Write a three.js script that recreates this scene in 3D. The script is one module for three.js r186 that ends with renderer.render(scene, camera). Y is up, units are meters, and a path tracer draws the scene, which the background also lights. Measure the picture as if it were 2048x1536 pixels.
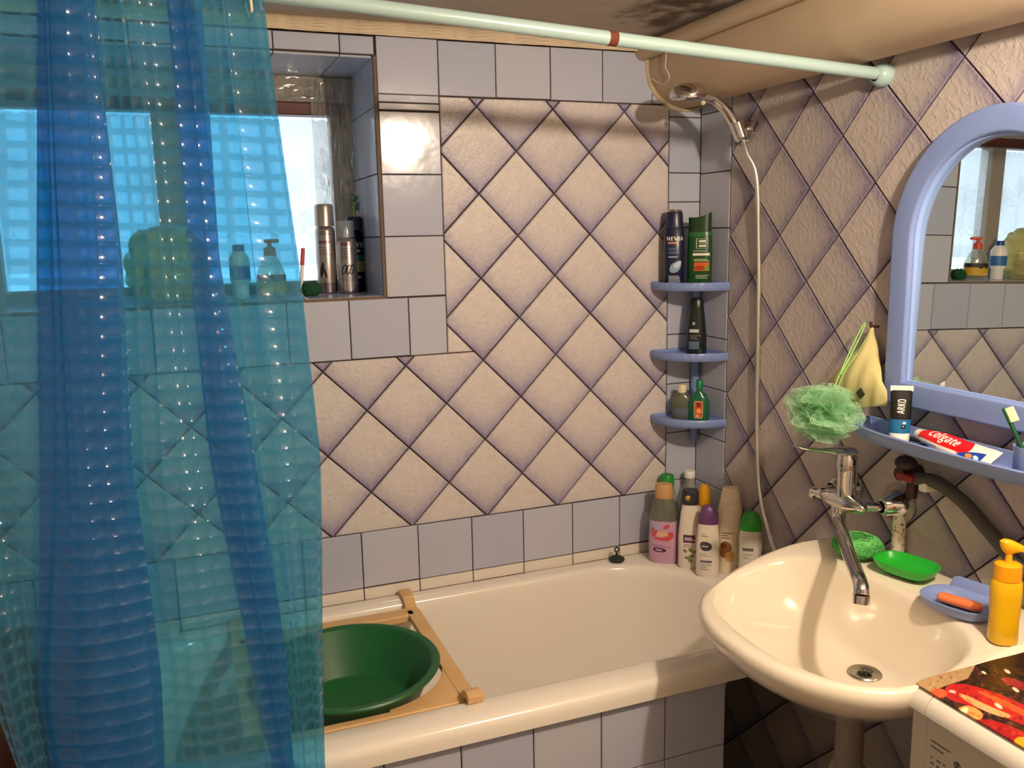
import * as THREE from 'three';
import { RoundedBoxGeometry } from 'three/addons/geometries/RoundedBoxGeometry.js';
import { mergeGeometries, toCreasedNormals } from 'three/addons/utils/BufferGeometryUtils.js';

// ---------------------------------------------------------------- camera, daylight, lamp, exposure
const scene = new THREE.Scene();
const camera = new THREE.PerspectiveCamera(48.12, 2048 / 1536, 0.05, 60);
camera.position.set(-1.4103, 1.6313, 2.1452);
camera.setRotationFromMatrix(new THREE.Matrix4().set(
  0.9321, 0.0808, -0.3532, 0,
  -0.0206, 0.9850, 0.1712, 0,
  0.3617, -0.1523, 0.9198, 0,
  0, 0, 0, 1));
const renderer = new THREE.WebGLRenderer({ antialias: true });
renderer.toneMapping = THREE.LinearToneMapping;
renderer.toneMappingExposure = 1.0;
renderer.shadowMap.enabled = true;
scene.background = new THREE.Color().setRGB(1.4, 1.7, 1.95);      // overcast daylight outside the small window
const LAMP = [-0.44, 2.04, 1.7];                                   // bare bulb under the ceiling
const LAMP_POWER = 4.8, LAMP_COLOR = new THREE.Color().setRGB(1, 0.82, 0.63);

// ---------------------------------------------------------------- helpers
const V3 = (x, y, z) => new THREE.Vector3(x, y, z);
const V2 = (x, y) => new THREE.Vector2(x, y);
let seed = 20240607;
const rnd = () => { seed = (seed + 0x6d2b79f5) | 0; let t = Math.imul(seed ^ (seed >>> 15), 1 | seed); t = (t + Math.imul(t ^ (t >>> 7), 61 | t)) ^ t; return ((t ^ (t >>> 14)) >>> 0) / 4294967296; };
const rr = (a, b) => a + (b - a) * rnd();
const lerp = (a, b, t) => a + (b - a) * t;
const clamp = (x, a = 0, b = 1) => Math.min(b, Math.max(a, x));
const smooth = (a, b, x) => { const t = clamp((x - a) / (b - a)); return t * t * (3 - 2 * t); };
const hash = (x, y, s) => { let h = Math.imul(x, 374761393) ^ Math.imul(y, 668265263) ^ Math.imul(s, 974711); h = Math.imul(h ^ (h >>> 13), 1274126177); return ((h ^ (h >>> 16)) >>> 0) / 4294967296; };
function vnoise(x, y, per, s) {                                     // value noise that repeats after per cells
  const xi = Math.floor(x), yi = Math.floor(y), fx = x - xi, fy = y - yi, sx = fx * fx * (3 - 2 * fx), sy = fy * fy * (3 - 2 * fy);
  const m = (a) => ((a % per) + per) % per, h = (a, b) => hash(m(a), m(b), s);
  return lerp(lerp(h(xi, yi), h(xi + 1, yi), sx), lerp(h(xi, yi + 1), h(xi + 1, yi + 1), sx), sy);
}
const fbm = (u, v, per, s, oct = 4) => { let a = 0, w = 0.5, t = 0; for (let i = 0; i < oct; i++) { a += w * vnoise(u * per, v * per, per, s + i); t += w; w /= 2; per *= 2; } return a / t; };
function tex(n, fn, srgb = false, w = n) {                          // DataTexture from fn(u, v) -> number or [r, g, b] in 0..1
  const d = new Uint8Array(w * n * 4);
  for (let y = 0; y < n; y++) for (let x = 0; x < w; x++) {
    const c = fn((x + 0.5) / w, (y + 0.5) / n), o = (y * w + x) * 4;
    for (let k = 0; k < 3; k++) d[o + k] = Math.round(255 * clamp(c.length ? c[k] : c));
    d[o + 3] = 255;
  }
  const t = new THREE.DataTexture(d, w, n, THREE.RGBAFormat);
  t.wrapS = t.wrapT = THREE.RepeatWrapping; t.magFilter = THREE.LinearFilter;
  if (srgb) t.colorSpace = THREE.SRGBColorSpace;
  t.needsUpdate = true;
  return t;
}
function print(w, h, draw) {                                        // a printed label
  const c = document.createElement('canvas'); c.width = w; c.height = h;
  const g = c.getContext('2d'); draw(g, w, h);
  const t = new THREE.CanvasTexture(c); t.colorSpace = THREE.SRGBColorSpace; t.magFilter = THREE.LinearFilter;
  return t;
}
const times = (t, x, y = x) => { const c = t.clone(); c.repeat.set(x, y); c.needsUpdate = true; return c; };
const hex = (s) => { const n = parseInt(s.slice(1), 16); return [(n >> 16) / 255, ((n >> 8) & 255) / 255, (n & 255) / 255]; };
const mix3 = (a, b, t) => [0, 1, 2].map((k) => lerp(a[k], b[k], t));
const std = (color, roughness = 0.5, more = {}) => new THREE.MeshStandardMaterial({ color, roughness, ...more });
const phys = (color, roughness = 0.5, more = {}) => new THREE.MeshPhysicalMaterial({ color, roughness, ...more });

const taken = new Map();
const numbered = (name) => { const n = taken.get(name) ?? 0; taken.set(name, n + 1); return n ? `${name}_${String(n).padStart(3, '0')}` : name; };
function mesh(name, geometry, material, parent) {
  const m = new THREE.Mesh(geometry, material);
  m.name = parent ? name : numbered(name); m.castShadow = m.receiveShadow = true;
  (parent ?? scene).add(m);
  return m;
}
function thing(name, label, category, [x, y, z] = [0, 0, 0], turn = 0, group) {
  const o = new THREE.Group(); o.name = numbered(name); scene.add(o);
  o.position.set(x, y, z); o.rotation.y = turn; o.userData = { label, category };
  if (group) o.userData.group = group;
  return o;
}
function struct(name, label, category) { const o = thing(name, label, category); o.userData.kind = 'structure'; return o; }
const crease = (g, a = 0.6) => toCreasedNormals(g.scale(1000, 1000, 1000), a).scale(0.001, 0.001, 0.001);   // scaled up because it joins corners on a 1 cm grid
const join = (list) => mergeGeometries(list.map((g) => { const k = g.index ? g.toNonIndexed() : g; for (const n of Object.keys(k.attributes)) if (!['position', 'normal', 'uv'].includes(n)) k.deleteAttribute(n); return k; }));
const at = (g, x, y, z, rx = 0, ry = 0, rz = 0) => g.applyMatrix4(new THREE.Matrix4().compose(V3(x, y, z), new THREE.Quaternion().setFromEuler(new THREE.Euler(rx, ry, rz)), V3(1, 1, 1)));
const box = (x0, x1, y0, y1, z0, z1) => new THREE.BoxGeometry(x1 - x0, y1 - y0, z1 - z0).translate((x0 + x1) / 2, (y0 + y1) / 2, (z0 + z1) / 2);
const rbox = (x0, x1, y0, y1, z0, z1, r = 0.004, s = 3) => new RoundedBoxGeometry(x1 - x0, y1 - y0, z1 - z0, s, r).translate((x0 + x1) / 2, (y0 + y1) / 2, (z0 + z1) / 2);
const lathe = (pts, n = 40) => crease(new THREE.LatheGeometry(pts.map((p) => V2(p[0], p[1])), n), 0.7);
const tube = (pts, r, seg = 40, n = 10, closed = false) => new THREE.TubeGeometry(new THREE.CatmullRomCurve3(pts.map((p) => V3(...p)), closed), seg, r, n, closed);
function rod(a, b, r0, r1 = r0, n = 24) {                           // a tapering bar between two points
  const p = V3(...a), q = V3(...b), d = q.clone().sub(p), g = new THREE.CylinderGeometry(r1, r0, d.length(), n);
  g.applyQuaternion(new THREE.Quaternion().setFromUnitVectors(V3(0, 1, 0), d.clone().normalize()));
  return g.translate((p.x + q.x) / 2, (p.y + q.y) / 2, (p.z + q.z) / 2);
}
function grid(P, nu, nv, uvOf) {                                    // a sheet: P(i / nu, j / nv) -> [x, y, z]
  const pos = [], uv = [], idx = [];
  for (let j = 0; j <= nv; j++) for (let i = 0; i <= nu; i++) { pos.push(...P(i / nu, j / nv)); uv.push(...(uvOf ? uvOf(i / nu, j / nv) : [i / nu, j / nv])); }
  for (let j = 0; j < nv; j++) for (let i = 0; i < nu; i++) { const a = j * (nu + 1) + i, b = a + 1, c = a + nu + 1, d = c + 1; idx.push(a, b, d, a, d, c); }
  const g = new THREE.BufferGeometry();
  g.setAttribute('position', new THREE.Float32BufferAttribute(pos, 3)); g.setAttribute('uv', new THREE.Float32BufferAttribute(uv, 2)); g.setIndex(idx);
  g.computeVertexNormals();
  return g;
}
function loft(loops, capA = false, capB = false, angle = 0.6) {     // closed loops of [x, y, z] with equal counts, joined one to the next
  const n = loops[0].length, pos = [], uv = [], idx = [];
  loops.forEach((l, j) => { for (let i = 0; i <= n; i++) { pos.push(...l[i % n]); uv.push(i / n, j / (loops.length - 1)); } });
  for (let j = 0; j + 1 < loops.length; j++) for (let i = 0; i < n; i++) { const a = j * (n + 1) + i, b = a + 1, c = a + n + 1, d = c + 1; idx.push(a, b, d, a, d, c); }
  const cap = (j, flip) => {
    const l = loops[j], k = pos.length / 3, c = [0, 1, 2].map((q) => l.reduce((s, p) => s + p[q], 0) / n);
    pos.push(...c); uv.push(0.5, j ? 1 : 0);
    for (let i = 0; i < n; i++) { const a = j * (n + 1) + i; flip ? idx.push(k, a + 1, a) : idx.push(k, a, a + 1); }
  };
  if (capA) cap(0, true); if (capB) cap(loops.length - 1, false);
  const g = new THREE.BufferGeometry();
  g.setAttribute('position', new THREE.Float32BufferAttribute(pos, 3)); g.setAttribute('uv', new THREE.Float32BufferAttribute(uv, 2)); g.setIndex(idx);
  return crease(g, angle);
}
// flask: sections [y, rx, rz, exponent, dx, dz] up the body; u = 0.5 is the front (+z), v follows the height
function flask(sections, n = 44, angle = 0.7) {
  const y0 = sections[0][0], y1 = sections[sections.length - 1][0];
  const loops = sections.map(([y, rx, rz, e = 2, dx = 0, dz = 0]) => Array.from({ length: n }, (_, i) => {
    const t = 2 * Math.PI * (i / n - 0.5), s = Math.sin(t), c = Math.cos(t);
    return [dx + rx * Math.sign(s) * Math.abs(s) ** (2 / e), y, dz + rz * Math.sign(c) * Math.abs(c) ** (2 / e)];
  }));
  const g = loft(loops, true, true, angle), p = g.attributes.position, uv = g.attributes.uv;
  for (let i = 0; i < p.count; i++) uv.setY(i, clamp((p.getY(i) - y0) / (y1 - y0)));
  return g;
}
// a rounded rectangle loop in x, z at height y, counter-clockwise seen from above, 4 * (k + 1) points
function rrect(x0, x1, z0, z1, y, r, k = 10) {
  const out = [], rs = Array.isArray(r) ? r : [r, r, r, r];         // corners: (x1, z1), (x1, z0), (x0, z0), (x0, z1)
  const cs = [[x1, z1, -1, -1, Math.PI / 2], [x1, z0, -1, 1, 0], [x0, z0, 1, 1, -Math.PI / 2], [x0, z1, 1, -1, Math.PI]];
  cs.forEach(([x, z, sx, sz, a], c) => { for (let i = 0; i <= k; i++) { const t = a - (i / k) * Math.PI / 2; out.push([x + sx * rs[c] + rs[c] * Math.cos(t), y, z + sz * rs[c] + rs[c] * Math.sin(t)]); } });
  return out;
}
// a flat tile: convex outline in x, y, its back at z = 0, its face at z = h with a small bevel
function plate(poly, h, b, uvOf) {
  const n = poly.length, c = poly.reduce((s, p) => [s[0] + p[0] / n, s[1] + p[1] / n], [0, 0]);
  const inset = poly.map((p, i) => {
    const q = poly[(i + n - 1) % n], r = poly[(i + 1) % n], l1 = Math.hypot(p[0] - q[0], p[1] - q[1]), l2 = Math.hypot(r[0] - p[0], r[1] - p[1]);
    const n1 = [-(p[1] - q[1]) / l1, (p[0] - q[0]) / l1], n2 = [-(r[1] - p[1]) / l2, (r[0] - p[0]) / l2], k = 1 + n1[0] * n2[0] + n1[1] * n2[1];
    return [p[0] + b * (n1[0] + n2[0]) / Math.max(k, 0.3), p[1] + b * (n1[1] + n2[1]) / Math.max(k, 0.3)];
  });
  const pos = [], uv = [], tri = (...v) => v.forEach(([x, y, z]) => { pos.push(x, y, z); uv.push(...uvOf(x, y)); });
  for (let i = 0; i < n; i++) {
    const j = (i + 1) % n, P = poly[i], Q = poly[j], A = inset[i], B = inset[j];
    tri([...c, h], [...A, h], [...B, h]);
    tri([...P, h - b], [...Q, h - b], [...B, h], [...P, h - b], [...B, h], [...A, h]);
    tri([...P, 0], [...Q, 0], [...Q, h - b], [...P, 0], [...Q, h - b], [...P, h - b]);
  }
  const g = new THREE.BufferGeometry();
  g.setAttribute('position', new THREE.Float32BufferAttribute(pos, 3)); g.setAttribute('uv', new THREE.Float32BufferAttribute(uv, 2));
  return crease(g, 0.5);
}
const rectPoly = (x0, x1, y0, y1) => [[x0, y0], [x1, y0], [x1, y1], [x0, y1]];
function clip(poly, x0, x1, y0, y1) {
  for (const [ax, k, s] of [[0, x0, 1], [0, x1, -1], [1, y0, 1], [1, y1, -1]]) {
    const out = [];
    poly.forEach((p, i) => {
      const q = poly[(i + 1) % poly.length], a = s * (p[ax] - k), b = s * (q[ax] - k);
      if (a >= 0) out.push(p);
      if ((a >= 0) !== (b >= 0)) { const t = a / (a - b); out.push([lerp(p[0], q[0], t), lerp(p[1], q[1], t)]); }
    });
    poly = out;
    if (poly.length < 3) return [];
  }
  return poly.filter((p, i) => { const q = poly[(i + 1) % poly.length]; return Math.hypot(p[0] - q[0], p[1] - q[1]) > 0.0015; });
}
const polyArea = (p) => Math.abs(p.reduce((s, a, i) => { const b = p[(i + 1) % p.length]; return s + a[0] * b[1] - a[1] * b[0]; }, 0)) / 2;

// ---------------------------------------------------------------- surfaces
const worm = tex(512, (u, v) => {                                   // embossed worm-like relief of the diamond tiles
  const a = vnoise(u * 15 + 2.2 * vnoise(u * 8, v * 8, 8, 3), v * 30, 30, 7), b = vnoise(u * 30, v * 15, 30, 9);
  return 0.55 * smooth(0.5, 0.72, a) + 0.35 * smooth(0.55, 0.75, b) + 0.1 * fbm(u, v, 32, 5, 2);
});
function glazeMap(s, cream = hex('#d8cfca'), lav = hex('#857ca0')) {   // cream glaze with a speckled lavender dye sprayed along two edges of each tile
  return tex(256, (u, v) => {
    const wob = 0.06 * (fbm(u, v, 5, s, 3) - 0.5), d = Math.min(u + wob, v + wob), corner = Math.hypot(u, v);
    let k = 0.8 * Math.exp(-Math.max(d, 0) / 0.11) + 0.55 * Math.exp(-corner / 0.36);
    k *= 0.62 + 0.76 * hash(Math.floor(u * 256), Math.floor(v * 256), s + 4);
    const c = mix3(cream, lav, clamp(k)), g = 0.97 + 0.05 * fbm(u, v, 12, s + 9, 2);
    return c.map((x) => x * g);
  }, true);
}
const ripple = tex(256, (u, v) => fbm(u, v, 6, 31, 3));
const grime = tex(256, (u, v) => { const k = fbm(u, v, 8, 77, 4); return mix3(hex('#5a4537'), hex('#30241d'), k); }, true);
const M = {};
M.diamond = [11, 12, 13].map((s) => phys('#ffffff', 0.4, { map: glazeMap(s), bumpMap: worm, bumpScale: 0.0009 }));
M.diamondGrey = [21, 22, 23].map((s) => phys('#ffffff', 0.45, { map: glazeMap(s, hex('#c2b7b0'), hex('#766e8a')), bumpMap: worm, bumpScale: 0.0008 }));   // same glaze pattern in darker, greyer colours, used on the right wall
M.square = ['#b9bdcd', '#b4b9cc', '#bdc0cd'].map((c) => phys(c, 0.14, { bumpMap: ripple, bumpScale: 0.0005 }));
M.grout = std('#ffffff', 0.95, { map: grime });
M.whiteTile = phys('#e6ddd0', 0.25);
M.plaster = std('#ffffff', 0.9, {
  map: tex(512, (u, v) => { const a = fbm(u, v, 6, 41, 5), b = fbm(u, v, 40, 43, 3); return mix3(hex('#bfb3a5'), hex('#a89a8a'), clamp(a * 0.9 + b * 0.3 - 0.1)); }, true),
  bumpMap: tex(512, (u, v) => 0.6 * fbm(u, v, 14, 45, 4) + 0.4 * fbm(u, v, 90, 46, 2)), bumpScale: 0.0025 });
M.wallpaint = std('#c9bfb0', 0.85, { bumpMap: ripple, bumpScale: 0.002 });
M.cement = std('#e8d3b4', 0.95, { bumpMap: times(ripple, 6), bumpScale: 0.004 });
M.chrome = std('#d8d4d0', 0.09, { metalness: 1 });
M.enamel = phys('#efe8dc', 0.16, { clearcoat: 0.4, clearcoatRoughness: 0.08 });
M.ceramic = phys('#ebe1cd', 0.12, { clearcoat: 0.5, clearcoatRoughness: 0.05 });
M.bluePlastic = phys('#8095cb', 0.36);
M.white = phys('#efeae2', 0.35);

// ---------------------------------------------------------------- room shell: x from -2.1 to 0, z from 0 (window wall) to 2.75, y from 0 to 2.14
const XL = -2.1, ZF = 2.75, YC = 2.14;
const NX0 = -1.86, NX1 = -0.925, NY0 = 1.481, NY1 = 2.062, NZ = -0.33;      // the window recess
const floor = struct('floor', 'dark brown tiled bathroom floor below bathtub and washbasin', 'floor');
mesh('floor_bed', box(XL - 0.1, 0.1, -0.1, -0.004, -0.35, ZF + 0.1), M.grout, floor);
const floorTile = [std('#6d5b4c', 0.45), std('#66554a', 0.45)];
for (let i = 0; i < 7; i++) for (let j = 0; j < 7; j++) {
  const x0 = XL + i * 0.3, z0 = 0.7 + j * 0.3;
  const m = mesh('tile', plate(rectPoly(x0 + 0.002, Math.min(x0 + 0.298, -0.004), -Math.min(z0 + 0.298, ZF), -z0 - 0.002), 0.004, 0.001, (x, y) => [x, y]), floorTile[(i + j) % 2], floor);
  m.rotation.x = -Math.PI / 2; m.position.y = -0.004;
}
const ceiling = struct('ceiling', 'grey beige plastered ceiling with damp stains near the pipe', 'ceiling');
{ const g = box(XL - 0.1, 0.1, YC, YC + 0.1, -0.35, ZF + 0.1), p = g.attributes.position, uv = g.attributes.uv;
  for (let i = 0; i < p.count; i++) uv.setXY(i, p.getX(i) / 1.3, p.getZ(i) / 1.3);
  mesh('slab', g, M.plaster, ceiling);
  const stain = std('#ffffff', 1, { transparent: true, map: tex(256, (u, v) => mix3(hex('#3b2c1c'), hex('#5d4a33'), fbm(u, v, 12, 61, 3)), true), alphaMap: tex(256, (u, v) => {
    const e = Math.min(u, 1 - u) * 4, f = Math.min(v, 1 - v) * 5; return clamp(smooth(0.44, 0.7, fbm(u * 0.25, v, 12, 63, 5)) * 0.75) * clamp(e) * clamp(f); }) });
  mesh('mould_stain', grid((u, v) => [-0.42 + 0.25 * u, YC - 0.0015, 0.03 + 1.0 * v], 2, 2), stain, ceiling); }
const left = struct('wall_left', 'plain painted wall at the far end of the bathtub', 'wall');
mesh('plaster_face', box(XL - 0.12, XL, -0.1, YC, -0.35, ZF + 0.1), M.wallpaint, left);
const front = struct('wall_front', 'plain painted wall opposite the window with the door', 'wall');
mesh('plaster_face', box(XL, 0.12, -0.1, YC, ZF, ZF + 0.12), M.wallpaint, front);
const door = struct('door_1', 'white painted panel door opposite the window', 'door');
mesh('leaf', rbox(-1.85, -1.1, 0.005, 1.96, ZF - 0.05, ZF - 0.005, 0.006), M.white, door);
mesh('frame', join([rbox(-1.93, -1.852, 0, 2.04, ZF - 0.07, ZF, 0.006), rbox(-1.098, -1.02, 0, 2.04, ZF - 0.07, ZF, 0.006), rbox(-1.852, -1.098, 1.964, 2.04, ZF - 0.07, ZF, 0.006)]), M.white, door);
mesh('handle', join([rod([-1.17, 1, ZF - 0.05], [-1.17, 1, ZF - 0.1], 0.01), rod([-1.17, 1, ZF - 0.095], [-1.28, 1, ZF - 0.095], 0.009)]), M.chrome, door);

// window wall
const back = struct('wall_back', 'tiled wall with window recess, cream diamond tiles and lavender square tiles', 'wall');
mesh('wall_core', join([box(NX1, 0.12, -0.1, YC, -0.35, -0.002), box(XL - 0.12, NX0, -0.1, YC, -0.35, -0.002), box(NX0, NX1, -0.1, NY0, -0.35, -0.002), box(NX0, NX1, NY1, YC, -0.35, -0.002)]), M.grout, back);
const G = 0.0013, H = 0.0065;                                       // half a joint, and how far tiles stand out
let sq = 0;
const jitter = () => rr(-0.0012, 0.0012);
function tileOn(parent, x0, x1, y0, y1, mat, z = -0.002, h = H) {
  const m = mesh('tile', plate(rectPoly(x0 + G, x1 - G, y0 + G, y1 - G), h + rr(-0.0004, 0.0004), 0.0014, (x, y) => [x * 4, y * 4]), mat ?? M.square[sq++ % 3], parent);
  m.position.z = z;
  return m;
}
function tileRow(parent, xs, y0, y1, mat) { for (let i = 0; i + 1 < xs.length; i++) tileOn(parent, xs[i], xs[i + 1], y0 + jitter(), y1 + jitter(), mat); }
const steps = (a, d, n) => Array.from({ length: n + 1 }, (_, i) => a + d * i);
const P = 0.1515;
tileRow(back, [NX1 + 0.004, -0.7662, -0.6147, -0.4632, -0.3117, -0.16, -0.0015], 1.975, 2.108);                   // top band
for (const [a, b] of [[1.7838, 1.935], [1.6323, 1.7838], [1.4808, 1.6323], [1.3293, 1.4808]].slice(0, 3)) tileOn(back, NX1 + 0.004, -0.7662, a, b);
tileOn(back, NX1 + 0.004, -0.7662, 1.937, 1.955); tileOn(back, NX1 + 0.004, -0.7662, 1.955, 1.975);
tileRow(back, [XL, -2.078, -1.926, -1.775, -1.623, -1.472, -1.32, -1.169, -1.0175, -0.866, -0.7662], 1.3293, 1.4795); // below the window
tileRow(back, [XL, -1.926, -1.775, -1.62, -1.467, -1.314, -1.161, -1.0075, NX1], 2.064, 2.106);                  // above the window
tileRow(back, [XL, -1.98, NX0], 1.7838, 2.062); tileRow(back, [XL, -1.98, NX0], 1.4808, 1.7838);
tileRow(back, [XL, ...steps(-0.2597 - 12 * P, P, 12), -0.1075], 0.7222, 0.8735);                                  // lavender row above the bathtub
tileRow(back, [XL, ...steps(-0.2597 - 12 * P, P, 12), -0.1075, -0.001], 0.687, 0.7205, M.whiteTile);              // low white trim
{ const ys = [0.7222, 0.9, 1.046, 1.192, 1.337, 1.49, 1.641, 1.712, 1.792, 1.943, 1.973];
  for (let i = 0; i + 1 < ys.length; i++) tileOn(back, -0.105, -0.002, ys[i], ys[i + 1]); }
// joint of rough cement between tiles and ceiling
mesh('cement_bead', grid((u, v) => { const x = lerp(NX0, -0.16, u), a = v * Math.PI / 2, w = 0.016 + 0.006 * vnoise(u * 37, 2.5, 64, 5) + 0.004 * vnoise(u * 90, 1, 128, 6); return [x, YC - 0.034 + 0.036 * Math.sin(a), -0.002 + w * Math.cos(a * 0.85)]; }, 120, 5), M.cement, back);

function diamonds(parent, ox, oy, hx, hy, pieces, turn, glaze = M.diamond) {
  const full = [0, 1, 2].map(() => null);
  const g = 0.0017;
  for (let i = -24; i <= 24; i++) for (let j = -24; j <= 24; j++) if ((i + j) & 1) {
    const cx = ox + i * hx, cy = oy + j * hy, a = hx - g * 1.4, b = hy - g * 1.4;
    const rot = turn;
    for (const piece of pieces([[cx - a, cy], [cx, cy - b], [cx + a, cy], [cx, cy + b]])) {
      const poly = piece.map(([x, y]) => [x - cx, y - cy]);
      if (poly.length < 3 || polyArea(poly) < 0.00012) continue;
      const k = (i * 7 + j * 13 + 400) % 3;
      // u runs up to the right and v up to the left along the edges of the tile
      const uvOf = (x, y) => { let u = (x / hx + y / hy + 1) / 2, v = (-x / hx + y / hy + 1) / 2; for (let q = 0; q < rot; q++) [u, v] = [v, 1 - u]; return [u * 0.98 + 0.01, v * 0.98 + 0.01]; };
      let geo;
      if (poly.length === 4 && polyArea(poly) > 1.999 * a * b) geo = full[0] ??= plate(poly, H, 0.0022, uvOf); else geo = plate(poly, H, 0.0022, uvOf);
      const m = mesh('tile', geo, glaze[k], parent);
      m.position.set(cx, cy, -0.002 + rr(-0.0008, 0.0008));
      m.rotation.set(rr(-0.004, 0.004), rr(-0.004, 0.004), rr(-0.006, 0.006));
    }
  }
}
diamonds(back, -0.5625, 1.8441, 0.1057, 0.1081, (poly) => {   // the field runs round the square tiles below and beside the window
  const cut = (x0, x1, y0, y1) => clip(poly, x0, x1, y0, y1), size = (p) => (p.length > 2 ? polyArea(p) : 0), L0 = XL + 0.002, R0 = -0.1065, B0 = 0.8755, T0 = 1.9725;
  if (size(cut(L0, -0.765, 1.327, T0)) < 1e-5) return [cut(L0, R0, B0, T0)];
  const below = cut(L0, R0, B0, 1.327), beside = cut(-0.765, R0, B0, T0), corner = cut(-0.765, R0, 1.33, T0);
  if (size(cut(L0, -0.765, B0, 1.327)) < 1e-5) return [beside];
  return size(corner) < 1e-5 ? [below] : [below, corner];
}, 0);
// recess: sides, head and sill are tiled too; children of the wall
{
  const side = (x, s, ys) => { for (let k = 0; k + 1 < ys.length; k++) for (const [a, b] of k % 2 ? [[-0.33, -0.14], [-0.14, -0.003]] : [[-0.33, -0.178], [-0.178, -0.003]]) {
    const m = mesh('tile', plate(s > 0 ? rectPoly(-b + G, -a - G, ys[k] + G, ys[k + 1] - G) : rectPoly(a + G, b - G, ys[k] + G, ys[k + 1] - G), 0.005, 0.001, (u, v) => [u * 4, v * 4]), M.square[sq++ % 3], back);
    m.rotation.y = s > 0 ? Math.PI / 2 : -Math.PI / 2; m.position.x = x; } };
  side(NX1, -1, [NY0, 1.632, 1.786, 1.945, NY1]); side(NX0, 1, [NY0, 1.632, 1.786, 1.945, NY1]);
  for (const [xs, y, up] of [[[NX0, -1.775, -1.62, -1.467, -1.314, -1.161, -1.0075, NX1 - 0.005], NY1, -1], [[NX0, -1.72, -1.57, -1.418, -1.267, -1.115, NX1 - 0.005], NY0, 1]])
    for (let k = 0; k + 1 < xs.length; k++) for (const [a, b] of [[0.003, 0.17], [0.17, 0.33]]) {
      const m = mesh('tile', plate(up > 0 ? rectPoly(xs[k] + G, xs[k + 1] - G, a + G, b - G) : rectPoly(xs[k] + G, xs[k + 1] - G, -b + G, -a - G), 0.005, 0.001, (u, v) => [u * 4, v * 4]), M.square[sq++ % 3], back);
      m.rotation.x = up > 0 ? -Math.PI / 2 : Math.PI / 2; m.position.y = y; }
  mesh('edge_trim', join([box(NX1 - 0.003, NX1 + 0.004, NY0, NY1, -0.012, 0.0035), box(NX0, NX1 + 0.004, NY0 - 0.003, NY0 + 0.004, -0.012, 0.0035)]), std('#75604c', 0.85), back);
}
// right wall: group turned so that its own x runs along the world z
const right = struct('wall_right', 'wall of embossed cream diamond tiles behind mirror and washbasin', 'wall');
right.rotation.y = -Math.PI / 2;
mesh('wall_core', box(-0.35, ZF + 0.1, -0.1, YC, -0.12, -0.002), M.grout, right);
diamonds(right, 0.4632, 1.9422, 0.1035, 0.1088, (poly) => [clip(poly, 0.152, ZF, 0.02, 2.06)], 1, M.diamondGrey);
{ const ys = [0.02, 0.17, 0.323, 0.475, 0.6, 0.745, 0.895, 1.04, 1.185, 1.332, 1.484, 1.637, 1.789, 1.95, 2.05];
  for (let i = 0; i + 1 < ys.length; i++) tileOn(right, 0.006, 0.1495, ys[i], ys[i + 1]); }
mesh('baseboard_strip', box(0.7, ZF, 0, 0.018, -0.002, 0.006), M.grout, right);

// window in the recess
const win = struct('window_1', 'small window with reddish brown frame and plastic film behind lace', 'window');
const wood = std('#ffffff', 0.5, { map: tex(256, (u, v) => mix3(hex('#6d2f1f'), hex('#4a1d13'), fbm(u * 1.0, v * 0.25, 16, 91, 4)), true) });
const pale = std('#a39587', 0.6);
mesh('head_board', box(NX0, NX1, 1.992, NY1, -0.345, -0.3), std('#8d8170', 0.7), win);
mesh('top_rail', rbox(NX0, NX1 - 0.02, 1.958, 1.992, -0.335, -0.285, 0.004), wood, win);
mesh('bottom_rail', rbox(NX0, NX1, NY0, NY0 + 0.035, -0.345, -0.3, 0.004), pale, win);
mesh('side_post', rbox(NX1 - 0.062, NX1 - 0.004, NY0, 1.99, -0.345, -0.295, 0.004), std('#9a8878', 0.6), win);
mesh('side_post', rbox(NX0 + 0.002, NX0 + 0.05, NY0, 1.99, -0.345, -0.295, 0.004), pale, win);
mesh('mullion', rbox(-1.44, -1.375, NY0, 1.97, -0.345, -0.29, 0.004), pale, win);
const glass = phys('#ffffff', 0.02, { transmission: 1, thickness: 0 });
for (const [a, b] of [[NX0 + 0.05, -1.44], [-1.375, NX1 - 0.062]]) mesh('pane', box(a, b, NY0 + 0.035, 1.958, -0.33, -0.327), glass, win);
// wrinkled clear film taped over the frame
const wrinkle = tex(512, (u, v) => { const a = Math.abs(fbm(u, v, 10, 101, 4) - 0.5) * 2, b = fbm(u, v, 30, 103, 3); return 1 - 0.7 * a + 0.3 * b; });
const film = phys('#f4f2ea', 0.14, { transmission: 0.78, thickness: 0, bumpMap: wrinkle, bumpScale: 0.03, side: THREE.DoubleSide });
mesh('film', grid((u, v) => { const x = lerp(NX1 - 0.115, NX1 - 0.008, u); return [x, lerp(NY0 + 0.03, 2.05, v), -0.272 + 0.012 * (fbm(u, v, 6, 111, 3) - 0.5) + 0.02 * u]; }, 14, 60), film, win);
mesh('film', grid((u, v) => [lerp(NX0 + 0.01, NX1 - 0.01, u), lerp(1.99, 2.055, v), -0.27 + 0.016 * (fbm(u, v, 14, 113, 3) - 0.5)], 90, 8, (u, v) => [u * 3, v * 0.3]), film, win);

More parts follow.
